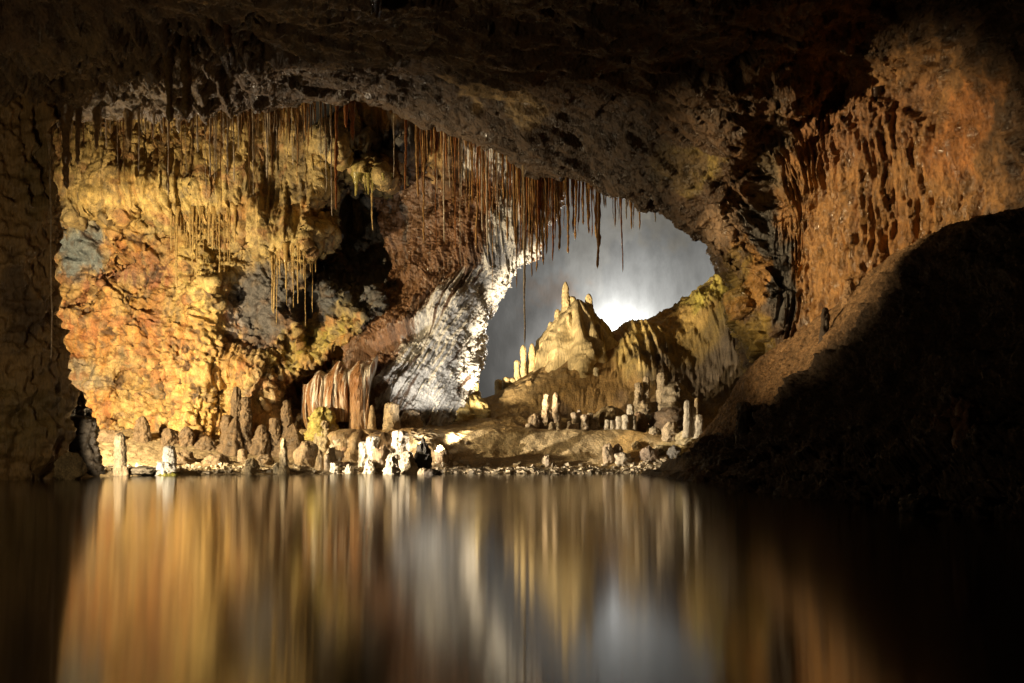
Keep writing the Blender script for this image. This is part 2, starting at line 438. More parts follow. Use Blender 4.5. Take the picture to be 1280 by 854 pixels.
c = paint(g, (0.43, 0.21, 0.055), [
    (230, 180, 400, 60, 0, (0.24, 0.15, 0.055), .9),
    (95, 300, 38, 45, 0, BLUEG, 1.0), (100, 250, 60, 30, 0, (0.22, 0.14, 0.06), .8),
    (205, 275, 30, 22, 20, (0.30, 0.28, 0.16), .8),
    (170, 255, 90, 20, 0, (0.52, 0.34, 0.10), .7), (250, 235, 80, 30, 0, (0.52, 0.40, 0.15), .8),
    (135, 420, 70, 60, 0, (0.45, 0.22, 0.065), .7), (120, 370, 60, 26, -35, (0.42, 0.17, 0.07), .8),
    (170, 340, 50, 22, -30, PURP, .7), (200, 370, 24, 40, 0, (0.36, 0.15, 0.08), .8), (215, 405, 16, 30, 0, PURP, .6),
    (160, 380, 50, 24, 0, OCHRE, .8), (150, 470, 40, 18, 20, (0.27, 0.19, 0.08), .8), (95, 475, 30, 20, 0, (0.25, 0.22, 0.16), .8),
    (240, 430, 30, 110, 8, (0.56, 0.38, 0.12), .9), (255, 330, 45, 50, 0, (0.58, 0.44, 0.15), .9),
    (220, 440, 14, 50, 5, ORANGE, .7), (190, 500, 50, 30, 0, (0.52, 0.34, 0.12), .8),
    (260, 510, 50, 28, -20, (0.56, 0.37, 0.12), .9), (330, 480, 30, 60, 15, (0.62, 0.47, 0.25), .9), (345, 430, 26, 30, 0, (0.34, 0.19, 0.11), .8),
    (320, 330, 60, 60, 0, (0.24, 0.20, 0.11), .8), (330, 380, 48, 50, 0, (0.135, 0.125, 0.12), 1.0), (430, 370, 80, 46, 20, (0.10, 0.102, 0.105), 1.0),
    (365, 300, 40, 30, 0, (0.46, 0.36, 0.14), .9), (355, 225, 70, 45, 0, (0.26, 0.20, 0.10), .9),
    (395, 430, 60, 20, -20, (0.42, 0.36, 0.08), .95), (440, 400, 24, 26, 0, (0.45, 0.34, 0.10), .8), (290, 400, 18, 26, 0, (0.34, 0.31, 0.30), .8),
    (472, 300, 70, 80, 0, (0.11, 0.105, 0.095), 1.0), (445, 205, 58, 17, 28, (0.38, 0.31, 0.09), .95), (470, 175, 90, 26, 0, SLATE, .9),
    (540, 300, 50, 100, 0, (0.16, 0.08, 0.035), .8),
    (400, 500, 70, 30, -25, (0.30, 0.16, 0.06), .9), (350, 520, 30, 22, 0, (0.66, 0.52, 0.32), .8),
    (250, 575, 330, 20, 0, (0.27, 0.18, 0.09), .9),
], 11, 5.0, 0.45)
c = mix(c, (0.60, 0.46, 0.17), 0.45 * curt * sm(0.1, 0.7, dr1) * (1 - sm(430, 470, PX)))
cz = fbm(S(g, 2.8, off=8), 5)
c = mix(c, (0.56, 0.36, 0.11), 0.40 * sm(0.15, 0.75, cz) * (c[..., 0] > .3))
c = mix(c, (0.08, 0.045, 0.025), 0.9 * (1 - sm(.02, .10, ck2 - ck1)) * sm(-.2, .3, cz) * (1 - curt))
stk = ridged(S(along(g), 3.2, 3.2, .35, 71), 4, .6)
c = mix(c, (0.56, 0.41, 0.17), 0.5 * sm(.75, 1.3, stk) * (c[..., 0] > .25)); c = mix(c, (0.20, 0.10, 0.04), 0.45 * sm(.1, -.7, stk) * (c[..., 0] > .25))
c = mix(c, (0.16, 0.12, 0.08), 0.6 * sm(.25, .6, fbm(S(g, 4.5, 4.5, 3.0, 51), 5)))
c = mix(c, (0.30, 0.11, 0.05), 0.55 * sm(0.1, 0.6, fbm(S(g, 2.1, off=21), 5)) * (c[..., 0] > .34))
WALL_G = gd
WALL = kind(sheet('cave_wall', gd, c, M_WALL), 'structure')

# ------------------------------------------------------------------ pale far chamber behind the ridge
rows = []
for ty, py_, in enumerate([60, 160, 250, 330, 410, 500, 640]):
    r = []
    for px_, dd_ in [(380, 27), (470, 30), (560, 33), (660, 34.6), (760, 35.0), (860, 34.6), (930, 33), (1000, 30.5), (1080, 27)]:
        over = (0, -3.5, -1.2, 0, 0.3, 0.2, 0)[ty]
        if ty == 0: over = -7
        r.append(P(px_, py_, dd_ + over))
    rows.append(r)
g = net(rows, 130, 200)
n = normals(g); n = n * (1 if n[60, 100, 1] < 0 else -1)
gp = proj(g)
dd = 0.05 * fbm(S(g, .35), 3) + 0.012 * fbm(S(g, 1.6, 1.6, .5), 4)
# the slanting shoulder of rock at the left of the chamber
sh = np.interp(gp[0], [560, 610, 740, 800], [470, 425, 325, 270])
dd = dd + 0.10 * sm(sh - 8, sh + 40, gp[1]) * (1 - sm(640, 760, gp[0]))
c = paint(g, (0.062, 0.066, 0.07), [(620, 420, 80, 90, 0, (0.05, 0.052, 0.055), .8), (640, 300, 60, 30, -30, (0.06, 0.056, 0.052), .6), (700, 375, 40, 26, 0, (0.068, 0.052, 0.042), .5), (820, 270, 50, 30, 0, (0.07, 0.066, 0.056), .5)], 14, 7)
kind(sheet('chamber_wall', g + n * dd[..., None], c, M_MIST), 'structure')

# ------------------------------------------------------------------ shore, bank and ridge (one sheet of ground)
def scol(px_, wl, s2, s3, s4, s5, s6, s7):
    def q(s):
        return W(px_, s[1], s[2]) if s[0] == 'z' else P(px_, s[1], s[2])
    return [W(px_, -1.6, wl - 9.0), W(px_, -0.45, wl - 1.6), W(px_, 0.0, wl), q(s2), q(s3), q(s4), q(s5), q(s6), q(s7)]
z, y = 'z', 'y'
TC = []
for px_ in (-420, -200, -40, 60, 160, 260, 360):
    wl = float(np.interp(px_, [-420, 0, 200, 360], [17.0, 17.0, 19.2, 19.9]))
    TC.append(scol(px_, wl, (z, .07, wl + .6), (z, .14, wl + 1.5), (z, .28, wl + 2.4), (z, .55, wl + 3.2), (z, 1.0, 24.2), (z, 1.2, 26.5)))
TC.append(scol(440, 20.2, (z, .06, 20.6), (z, .10, 21.0), (z, .55, 21.5), (z, .80, 22.6), (z, 1.0, 24.4), (z, 1.2, 26.5)))
TC.append(scol(500, 20.2, (z, .06, 20.5), (z, .12, 20.8), (z, .78, 21.4), (z, .90, 22.5), (y, 520, 24.6), (z, 1.3, 27)))
TC.append(scol(530, 20.2, (z, .10, 20.5), (z, .50, 20.9), (y, 541, 21.6), (y, 537, 22.6), (y, 510, 24.8), (z, 1.2, 28)))
TC.append(scol(570, 20.2, (z, .09, 20.7), (z, .42, 21.2), (y, 540, 21.9), (y, 537, 22.7), (y, 507, 25.2), (z, .8, 29)))
TC.append(scol(620, 20.2, (z, .07, 20.8), (z, .36, 21.4), (y, 538, 22.0), (y, 535, 22.9), (y, 492, 25.6), (z, .6, 29.5)))
TC.append(scol(680, 20.2, (z, .07, 20.8), (z, .36, 21.5), (y, 538, 22.1), (y, 534, 23.0), (y, 456, 26.4), (z, .6, 29.8)))
TC.append(scol(730, 20.2, (z, .07, 20.8), (z, .36, 21.5), (y, 538, 22.1), (y, 535, 23.1), (y, 424, 27.0), (z, .8, 30)))
TC.append(scol(775, 20.2, (z, .07, 20.8), (z, .34, 21.5), (y, 538, 22.1), (y, 534, 23.2), (y, 417, 27.4), (z, 1.2, 30)))
TC.append(scol(830, 19.8, (z, .07, 20.4), (z, .30, 21.1), (y, 546, 21.7), (y, 533, 23.2), (y, 392, 27.4), (z, 1.5, 30)))
TC.append(scol(880, 19.4, (z, .08, 20.0), (z, .28, 20.7), (y, 550, 21.4), (y, 528, 23.2), (y, 364, 27.2), (z, 2.0, 29.5)))
TC.append(scol(912, 19.2, (z, .08, 20.0), (z, .3, 20.6), (y, 548, 21.2), (y, 520, 23.2), (y, 346, 27.0), (z, 2.2, 29.3)))
TC.append(scol(950, 19.0, (z, .1, 20.0), (z, .4, 20.6), (y, 540, 21.2), (y, 510, 23.2), (y, 375, 26.4), (z, 2.2, 29)))
TC.append(scol(1010, 18.8, (z, .2, 20.0), (z, .6, 20.6), (y, 530, 21.2), (y, 500, 23.2), (y, 440, 26), (z, 2.2, 29)))
TC.append(scol(1120, 18.6, (z, .4, 20.0), (z, .8, 20.6), (z, 1.3, 21.2), (z, 1.8, 23.2), (z, 2.6, 26), (z, 2.6, 29)))
ctrl = np.array(TC).transpose(1, 0, 2)
g = rerow(ctrl, 430, 820, [0, 1.2, 1.8, 2.2, 3, 3.7, 4.3, 5, 5.6, 6.1, 6.6, 7.0, 7.25, 8])
px, py = proj(g)
n = normals(g); n = n * np.sign(n[200, 300, 2])
y_ = g[..., 1]; zz = g[..., 2]
ridge = sm(22.9, 24.2, y_) * sm(540, 600, px)
flat = 1 - sm(22.6, 24.0, y_)
fib = ridged(S(along(g), 5, 5, .8), 4, .6) - .4
sandy = sm(525, 560, px) * (1 - sm(860, 900, px))
dd = flat * (0.05 * fbm(S(g, 1.3), 4) + (0.035 - .027 * sandy) * ridged(S(g, 5), 4)) * sm(-.3, .05, zz) + ridge * ((.25 + .2 * sm(780, 840, px)) * rocky(g, .30, .14, .05, .85, 7) + (.008 + .02 * sm(770, 830, px)) * fib) + (1 - ridge) * (1 - flat) * rocky(g, .2, .1, .03, 1.0, 3)
# undercut hollows at the foot of the ridge and the hanging shelf of yellow flowstone
hol = np.exp(-((px - 745) / 70) ** 2 - ((py - 508) / 14) ** 2) + 0.8 * np.exp(-((px - 885) / 60) ** 2 - ((py - 470) / 40) ** 2)
dd = dd - 0.55 * hol * ridge
shelf = np.exp(-((px - (806 + .12 * (430 - py))) / 34) ** 2) * sm(400, 420, py) * (1 - sm(468, 482, py))
crown = np.exp(-((px - 905) / 34) ** 2 - ((py - 378) / 34) ** 2)
dd = dd + ridge * (0.40 * shelf + 0.30 * crown + (shelf + crown) * 0.12 * drapes(g, 4.5, .15))
gd = g + n * dd[..., None]
c = paint(g, (0.40, 0.29, 0.14), [
    (250, 575, 400, 30, 0, (0.25, 0.19, 0.11), .9), (40, 580, 70, 12, 0, (0.30, 0.25, 0.15), .8),
    (480, 560, 70, 30, 0, (0.40, 0.26, 0.12), .8),
    (690, 500, 150, 40, -12, (0.30, 0.20, 0.08), .95), (780, 450, 90, 60, -20, (0.36, 0.22, 0.075), .9),
    (850, 420, 60, 36, -20, (0.36, 0.22, 0.06), .9), (800, 405, 60, 14, -20, (0.42, 0.23, 0.06), .8),
    (805, 440, 26, 40, 5, (0.55, 0.40, 0.14), 1.0), (885, 372, 30, 16, -30, (0.40, 0.36, 0.06), 1.0), (912, 380, 24, 32, 0, (0.42, 0.33, 0.06), .9), (905, 400, 12, 30, 0, MOSS, .8), (925, 420, 40, 50, 0, (0.26, 0.19, 0.06), .9),
    (890, 460, 80, 50, -20, (0.10, 0.078, 0.055), 1.0), (745, 512, 70, 14, 0, (0.14, 0.09, 0.05), .9),  # dark patches paint in the shade of the hollows
    (680, 560, 170, 22, 0, (0.60, 0.47, 0.28), .9), (790, 560, 26, 18, 0, (0.58, 0.38, 0.14), .8), (860, 560, 30, 20, 0, (0.46, 0.38, 0.20), .8),
], 9, 3)
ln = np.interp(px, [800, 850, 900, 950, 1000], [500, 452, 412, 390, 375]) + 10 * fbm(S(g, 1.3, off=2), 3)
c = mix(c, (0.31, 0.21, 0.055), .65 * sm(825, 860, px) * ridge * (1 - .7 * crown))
c = mix(c, (0.10, 0.075, 0.05), .92 * sm(ln - 4, ln + 14, py) * sm(815, 850, px) * ridge)  # shade below the slanting line, painted dark into the ridge colour
c = mix(c, (0.045, 0.035, 0.025), sm(0.02, -0.25, zz))
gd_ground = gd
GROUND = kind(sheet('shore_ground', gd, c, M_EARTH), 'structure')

# ------------------------------------------------------------------ dark rock bank on the right
BC = [  # px of column: waterline D, then toe front, terminator, far edge, back
    ((800, 19.6), (820, 588, 19.5), (842, 581, 19.5), (850, 577, 19.7), (852, 590, 20.6)),
    ((845, 16.8), (855, 585, 17.6), (866, 565, 18.0), (872, 548, 18.7), (880, 560, 20.5)),
    ((870, 15.6), (880, 580, 16.6), (898, 548, 17.4), (896, 516, 18.3), (910, 540, 20.3)),
    ((910, 13.9), (925, 570, 15.4), (940, 520, 16.4), (925, 476, 17.8), (945, 500, 20)),
    ((960, 12.3), (970, 560, 14.4), (985, 475, 15.6), (962, 440, 17.4), (990, 460, 19.5)),
    ((1030, 11.0), (1035, 550, 13.2), (1045, 420, 14.8), (1012, 404, 17.0), (1040, 420, 18.6)),
    ((1090, 10.0), (1092, 540, 12.3), (1100, 352, 14.0), (1075, 358, 16.6), (1090, 400, 18.0)),
    ((1140, 9.2), (1140, 520, 11.5), (1145, 314, 13.2), (1120, 330, 15.9), (1140, 400, 17.5)),
    ((1200, 8.5), (1195, 500, 10.6), (1200, 284, 12.2), (1185, 300, 14.6), (1200, 380, 16.5)),
    ((1280, 7.6), (1275, 480, 9.6), (1280, 268, 11.0), (1275, 280, 13.0), (1290, 360, 15.5)),
    ((1400, 6.6), (1400, 440, 8.6), (1400, 250, 9.8), (1400, 260, 11.6), (1420, 340, 14)),
    ((1800, 4.4), (1800, 400, 6.2), (1800, 200, 7.2), (1800, 220, 9.0), (1850, 300, 11))]
bc = []
for wl, a, b, c_, d_ in BC:
    pa, pb = P(*a), P(*b)
    bc.append([W(wl[0], -0.6, wl[1] * .94), W(wl[0], 0.0, wl[1]), pa, (pa + pb) / 2 + np.array([0, -.25, .15]), pb, P(*c_), P(*d_)])
ctrl = np.array(bc).transpose(1, 0, 2)
g = rerow(ctrl, 360, 520, [0, 1, 1.6, 2.2, 3, 3.6, 4.1, 4.6, 5.1, 6])
n = normals(g); n = n * (1 if n[200, 250, 2] > 0 else -1)
px, py = proj(g)
toe = sm(830, 900, px)
dd = (0.25 + .75 * toe) * (rocky(g, .22, .10, .03, 1.0, 11))
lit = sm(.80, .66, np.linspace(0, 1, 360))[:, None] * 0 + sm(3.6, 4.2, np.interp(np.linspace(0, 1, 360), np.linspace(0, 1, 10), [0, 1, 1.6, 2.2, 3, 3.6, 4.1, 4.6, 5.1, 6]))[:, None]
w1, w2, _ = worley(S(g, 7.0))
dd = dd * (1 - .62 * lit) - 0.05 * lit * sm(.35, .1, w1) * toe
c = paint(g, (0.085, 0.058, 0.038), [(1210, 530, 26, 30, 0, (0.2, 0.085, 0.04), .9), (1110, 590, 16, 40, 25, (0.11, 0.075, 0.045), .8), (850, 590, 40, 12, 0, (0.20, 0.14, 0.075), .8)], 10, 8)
c = mix(c, (0.34, 0.21, 0.10), lit * .95)  # lit crest strip painted lighter than the shaded front
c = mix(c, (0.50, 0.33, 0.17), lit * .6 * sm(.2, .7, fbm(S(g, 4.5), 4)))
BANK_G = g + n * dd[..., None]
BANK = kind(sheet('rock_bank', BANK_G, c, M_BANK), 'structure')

# ------------------------------------------------------------------ pool
wm = bpy.data.materials.new('still_pool_water'); wm.use_nodes = True
nt = wm.node_tree; b = nt.nodes['Principled BSDF']
b.inputs['Base Color'].default_value = (0.010, 0.007, 0.004, 1); b.inputs['Roughness'].default_value = 0.088
b.inputs['IOR'].default_value = 1.9; b.inputs['Specular IOR Level'].default_value = 0.9
# a breath of air keeps the surface moving along the view only: reflections run down it
b.inputs['Anisotropic'].default_value = 0.9
tv = nt.nodes.new('ShaderNodeCombineXYZ'); tv.inputs[1].default_value = 1.0
nt.links.new(tv.outputs[0], b.inputs['Tangent'])
gx, gy = np.meshgrid(np.linspace(-24, 24, 13), np.linspace(-8, 23.5, 13))
wg = np.stack([gx, gy, gx * 0], -1)
me = raw_mesh('water', wg.reshape(-1, 3), grid_quads(13, 13)); POOL = kind(link('water', me, wm), 'structure')

# ================================================================== THINGS
def bvh_of(g, k=3):
    s = g[::k, ::k]
    return BVHTree.FromPolygons([tuple(p) for p in s.reshape(-1, 3)], [tuple(int(a) for a in q) for q in grid_quads(*s.shape[:2])])
B_GROUND, B_CEIL, B_WALL = bvh_of(gd_ground), bvh_of(CEIL_G), bvh_of(WALL_G)
B_BANK = bvh_of(BANK_G)
CAMP = Vector((0, 0, HC))
def on_ground(px, py, D0, bv=None):
    d = Vector(P(px, py, 1.0)) - CAMP
    h = (bv or B_GROUND).ray_cast(CAMP + d * 10, d)
    if h[0] is not None: return h[0].y
    return D0

def lathe(h, r, shape, seed, na=40, nh=44, knob=.16, flute=0.0, lean=(0, 0), sink=.12):
    """a lump of sinter: turned outline roughened in three dimensions, base below 0"""
    t = np.linspace(0, 1, nh)
    if shape == 'col':
        pr = (1.18 - .3 * t) * np.sqrt(np.clip(1 - np.clip((t - .88) / .12, 0, 1) ** 2, 0, 1)) + .45 * np.exp(-t * 8)
    elif shape == 'cone':
        pr = (1.1 - .72 * t) * np.sqrt(np.clip(1 - np.clip((t - .85) / .15, 0, 1) ** 2, 0, 1)) + .45 * np.exp(-t * 7)
    elif shape == 'spire':
        pr = (1.1 - .5 * t + .12 * np.sin(t * 14 + seed)) * np.sqrt(np.clip(1 - np.clip((t - .92) / .08, 0, 1) ** 2, 0, 1)) + .5 * np.exp(-t * 7)
    elif shape == 'dome':
        pr = np.sqrt(np.clip(1 - t ** 2.2, 0, 1)) * 1.05
    else:                                       # mound
        pr = (1 - t ** 1.15) ** .85 * 1.05
    hh = t * (h + sink) - sink
    a = np.linspace(0, 2 * math.pi, na, endpoint=False)
    A, T = np.meshgrid(a, t)
    R = r * np.repeat(pr[:, None], na, 1)
    g = np.stack([R * np.cos(A), R * np.sin(A), np.repeat(hh[:, None], na, 1)], -1)
    g[..., 0] += lean[0] * T ** 1.3 * h; g[..., 1] += lean[1] * T ** 1.3 * h
    rad = np.stack([np.cos(A), np.sin(A), 0.25 + 0 * A], -1)
    k = 1 / max(r, .05)
    gu = np.stack([r * np.cos(A), r * np.sin(A), np.repeat(hh[:, None], na, 1)], -1)
    q = S(gu, k * .8, k * .8, k * (.12 if shape == 'mound' else .6), seed * 3.7)
    n = knob * (1.0 * fbm(q, 4) + .35 * ridged(q * 2.3, 3) + .30 * fbm(S(gu, k * 4.5, off=seed), 3)) + flute * .5 * drapes(gu, k * (4.2 if shape == 'mound' else 2.6), .08, seed, 0, 1.0)
    w1, _, _ = worley(S(gu, k * 2.2, off=seed))
    n = n + (0 if shape == 'mound' else knob * .7) * (.45 - w1)
    g = g + rad * (n * np.minimum(R * 1.6 + .15 * r, r * 1.2))[..., None]
    g[-1] = g[-1].mean(0)
    return g

def lathe_obj(name, g, col, mat, parent=None, loc=None, var=.35):
    nv, na = g.shape[:2]
    p = g.reshape(-1, 3)
    f = 1 + var * fbm(S(p, 4.0, off=float(abs(p[5].sum()) * 10 % 50)), 4)
    c = np.array(col) * f[:, None]
    me = raw_mesh(name, p, grid_quads(nv, na, True), c)
    return link(name, me, mat, parent, loc)

_seed = [1.0]
def nseed():
    _seed[0] += 1.37
    return _seed[0]

def stal(px, top, base, w, shape, col, mat, label, cat='stalagmite', name='stalagmite', D=None, group=None, knob=.16, flute=0., lean=(0, 0), parent=None, bv=None, ploc=None, sink=.12, deep=1.0):
    d = D if D is not None else on_ground(px, base, 21.0, bv)
    b = P(px, base, d)
    h = (base - top) / F * d
    r = w / 2 / F * d
    g = lathe(h, r, shape, nseed(), 34 if w < 14 else 52, 40 if h < .8 else 64, knob, flute, lean, sink)
    g[..., 1] *= deep
    loc = Vector(b)
    if parent is not None: loc = loc - Vector(ploc)
    o = lathe_obj(name, g, col, mat, parent, loc)
    if label: tag(o, label, cat, group)
    return o

def rock(px, py, w, h, col, mat, label, name='boulder', cat='rock', D=None, group=None, parent=None, ploc=None, bv=None, deep=.9, sink=.3, sharp=.5):
    """py is the foot of the rock"""
    d = D if D is not None else on_ground(px, py, 21.0, bv)
    b = P(px, py, d); R = w / 2 / F * d; H = h / F * d
    a = np.linspace(0, 2 * math.pi, 48, endpoint=False); t = np.linspace(0, math.pi, 34)
    A, T = np.meshgrid(a, t)
    u = np.stack([np.sin(T) * np.cos(A), np.sin(T) * np.sin(A), -np.cos(T)], -1)
    s = nseed()
    w1, w2, c = worley(u * 1.5 + s * 5)
    k = 1 + sharp * .5 * (w2 - w1 - .35) + .22 * fbm(u * 1.6 + s, 4) + .07 * ridged(u * 5 + s, 3)
    g = u * k[..., None]
    g[0] = g[0].mean(0); g[-1] = g[-1].mean(0)
    g[..., 0] *= R; g[..., 1] *= R * deep; g[..., 2] = (g[..., 2] + 1) / 2 * H * (1 + sink) - H * sink
    loc = Vector(b)
    if parent is not None: loc = loc - Vector(ploc)
    o = lathe_obj(name, g, col, mat, parent, loc)
    if label: tag(o, label, cat, group)
    return o

def comp(name, label, cat, parts, D=None, group=None, base=None, bv=None):
    """one formation grown from several pieces; parts: (name, px, top, base, w, shape, col, mat, knob, flute, dy)"""
    p0 = parts[0]
    bx, by = base if base else (p0[1], p0[3])
    d = D if D is not None else on_ground(bx, by, 21.0, bv)
    loc = P(bx, by, d)
    e = empty(name, Vector(loc), label, cat, group)
    for (nm, px, top, bs, w, shape, col, mat, knob, flute, dy) in parts:
        stal(px, top, bs, w, shape, col, mat, None, name=nm, D=d + dy, parent=e, ploc=loc, knob=knob, flute=flute)
    return e

CB = (0.42, 0.33, 0.2); SB = (0.34, 0.25, 0.15); DB = (0.15, 0.10, 0.06); GB = (0.52, 0.42, 0.22); YB = (0.50, 0.38, 0.15)
# ---- lone stalagmites along the left shore
e = comp('stalagmite', 'brightest white stepped stalagmite with mossy foot, standing in the pool edge', 'stalagmite', [
    ('base', 208, 577, 595, 21, 'col', (.8, .77, .7), M_WHITE, .3, 0, 0), ('column', 212, 557, 582, 14, 'col', (.8, .77, .7), M_WHITE, .28, 0, .02),
    ('mossy_foot', 209, 590, 595.5, 29, 'dome', (.42, .40, .08), M_STAL, .25, 0, -.03)], D=19.0)
stal(150, 541, 592, 14, 'col', (.30, .23, .14), M_STAL, 'tall speckled beige stalagmite with rounded top at the left shore', knob=.2)
stal(107, 565, 589, 12, 'col', (.38, .30, .18), M_STAL, 'short flat-topped brown stump left of the tall speckled stalagmite', 'stump', 'stalagmite_stump', knob=.14)
stal(157.5, 583, 594, 6, 'col', SB, M_STAL, 'tiny stump at the foot of the tall speckled stalagmite', 'stump', 'stalagmite_stump')
stal(303, 561, 577, 11, 'col', SB, M_STAL, 'low stump just above the beige dome on the left shore', 'stump', 'stalagmite_stump')
stal(314, 572, 591, 21, 'dome', CB, M_STAL, 'beige rounded dome stalagmite at the left waterline', 'stalagmite', 'stalagmite', knob=.22)
stal(354.5, 547, 590, 13, 'cone', (.45, .36, .22), M_STAL, 'slim pointed beige stalagmite between the dome and the round boulder', knob=.2)
stal(347, 578, 592, 12, 'dome', (.5, .42, .28), M_STAL, 'small pale knob in front of the slim pointed stalagmite', 'stalagmite', 'stalagmite')
stal(400, 562, 588, 12, 'cone', (.40, .30, .18), M_STAL, 'brown cone stalagmite right of the round boulder')
stal(408.5, 567, 588, 6, 'col', (.36, .27, .16), M_STAL, 'thin post stalagmite touching the brown cone stalagmite')
stal(418, 578, 590.5, 11, 'col', (.62, .55, .42), M_WHITE, 'squat white stump just right of the thin post stalagmite', 'stump', 'stalagmite_stump', knob=.25)
stal(436, 580, 590.5, 12, 'dome', (.62, .55, .42), M_WHITE, 'squat round white stump below the brown column on the shore', 'stump', 'stalagmite_stump', knob=.25)
stal(432, 558, 579, 10, 'col', (.30, .19, .11), M_STAL, 'reddish brown column stalagmite above the squat round white stump')
stal(461, 575, 591.5, 15, 'cone', WHITE, M_WHITE, 'white cone stump left of the large dark niche rock', 'stump', 'stalagmite_stump', knob=.28)
rock(384, 583, 30, 30, (.38, .28, .17), M_STAL, 'round brown boulder at the left shore between two slim stalagmites', sharp=.2)
rock(478, 589, 26, 30, (.24, .17, .10), M_STAL, 'rough brown rock with dark hollow beside the white cone stump', sharp=.7)
rock(178, 592, 32, 9, (.24, .20, .14), M_STAL, 'flat grey slab between tall speckled and brightest white stalagmites', 'flat_rock', sharp=.4)
# ---- brown stalagmites at the foot of the ochre wall, their shade put into the colour
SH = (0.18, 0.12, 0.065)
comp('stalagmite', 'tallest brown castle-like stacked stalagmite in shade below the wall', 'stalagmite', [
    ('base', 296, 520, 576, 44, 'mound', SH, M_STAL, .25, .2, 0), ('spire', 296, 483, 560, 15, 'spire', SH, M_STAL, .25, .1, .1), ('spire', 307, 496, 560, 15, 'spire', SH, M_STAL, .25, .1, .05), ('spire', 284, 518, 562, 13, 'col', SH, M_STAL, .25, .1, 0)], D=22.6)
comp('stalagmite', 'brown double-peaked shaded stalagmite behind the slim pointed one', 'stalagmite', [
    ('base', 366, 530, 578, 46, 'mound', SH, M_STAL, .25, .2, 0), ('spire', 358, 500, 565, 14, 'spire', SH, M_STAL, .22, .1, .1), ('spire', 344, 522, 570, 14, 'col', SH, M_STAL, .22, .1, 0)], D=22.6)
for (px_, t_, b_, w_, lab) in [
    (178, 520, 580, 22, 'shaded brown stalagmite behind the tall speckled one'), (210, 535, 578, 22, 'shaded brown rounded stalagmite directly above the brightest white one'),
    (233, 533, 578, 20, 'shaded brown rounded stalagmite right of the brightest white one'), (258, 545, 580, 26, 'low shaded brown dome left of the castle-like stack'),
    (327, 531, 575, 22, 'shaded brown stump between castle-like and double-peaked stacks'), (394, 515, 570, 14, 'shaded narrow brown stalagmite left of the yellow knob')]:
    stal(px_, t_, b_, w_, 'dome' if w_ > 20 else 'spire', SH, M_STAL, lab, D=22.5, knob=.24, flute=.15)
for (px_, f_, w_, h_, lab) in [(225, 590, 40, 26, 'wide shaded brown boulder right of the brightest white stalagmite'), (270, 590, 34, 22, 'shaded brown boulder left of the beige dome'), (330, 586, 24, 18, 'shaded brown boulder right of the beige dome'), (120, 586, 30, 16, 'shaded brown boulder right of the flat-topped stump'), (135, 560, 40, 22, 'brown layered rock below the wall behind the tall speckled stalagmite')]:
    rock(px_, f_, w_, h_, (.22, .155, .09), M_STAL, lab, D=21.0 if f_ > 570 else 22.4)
# ---- dark silhouettes at far left
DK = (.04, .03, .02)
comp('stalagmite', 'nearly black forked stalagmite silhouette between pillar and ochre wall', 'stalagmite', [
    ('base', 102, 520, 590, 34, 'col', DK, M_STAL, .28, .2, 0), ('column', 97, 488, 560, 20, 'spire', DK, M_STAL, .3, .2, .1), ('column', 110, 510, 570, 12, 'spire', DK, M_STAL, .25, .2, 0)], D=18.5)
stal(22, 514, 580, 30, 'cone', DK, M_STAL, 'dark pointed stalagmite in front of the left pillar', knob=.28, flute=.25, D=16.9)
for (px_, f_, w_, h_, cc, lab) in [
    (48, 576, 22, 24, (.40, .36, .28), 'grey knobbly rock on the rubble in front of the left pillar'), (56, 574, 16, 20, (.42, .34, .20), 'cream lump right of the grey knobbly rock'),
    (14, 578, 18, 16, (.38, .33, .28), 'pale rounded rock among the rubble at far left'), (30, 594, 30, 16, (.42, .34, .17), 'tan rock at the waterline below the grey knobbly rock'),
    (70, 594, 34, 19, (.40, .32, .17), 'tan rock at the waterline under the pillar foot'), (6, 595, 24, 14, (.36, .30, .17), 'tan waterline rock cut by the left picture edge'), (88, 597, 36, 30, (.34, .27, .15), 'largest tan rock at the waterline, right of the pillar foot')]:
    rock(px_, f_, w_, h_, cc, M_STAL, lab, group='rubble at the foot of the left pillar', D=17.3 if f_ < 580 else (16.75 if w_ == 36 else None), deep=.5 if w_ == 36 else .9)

# ---- white-streaked step of rimstone on the shore, dark niche, stones
e = comp('flowstone_step', 'white streaked flowstone step above the waterline under two blunt stalagmites', 'flowstone', [
    ('ledge', 450, 537, 572, 60, 'dome', (.40, .28, .15), M_FLOW, .22, .45, .0), ('ledge', 480, 540, 580, 50, 'dome', (.44, .30, .16), M_FLOW, .22, .45, -.1),
    ('white_flow', 425, 548, 575, 22, 'col', (.66, .58, .46), M_FLOW, .25, .4, -.2), ('white_flow', 466, 545, 572, 13, 'col', (.72, .68, .6), M_FLOW, .25, .4, -.75), ('white_flow', 455, 552, 580, 10, 'col', (.72, .68, .6), M_FLOW, .25, .4, -.7)], D=21.5)
stal(500, 538, 590, 17, 'col', (.74, .66, .55), M_WHITE, 'tall white flowing column beside the dark rock at mid shore', 'stalagmite', 'stalagmite', knob=.25, flute=.3, D=20.5)
stal(511, 564, 592, 23, 'cone', WHITE, M_WHITE, 'white cone stalagmite at the waterline left of the dark rock', knob=.3, D=20.15)
stal(491, 566, 593, 17, 'dome', WHITE, M_WHITE, 'low white dome at the waterline beside the white cone', knob=.3, D=19.75)
DARKROCK = rock(529, 590, 21, 36, (.025, .022, .02), M_STAL, 'black upright rock at the waterline at mid shore', sharp=.9, D=20.25, deep=.5)
rock(552, 578, 18, 20, (.24, .17, .10), M_STAL, 'added brown stone shading the bank just right of the black upright rock', 'stone', sharp=.5, D=20.75, deep=.6)  # added to block the ridge lamp from the sand behind
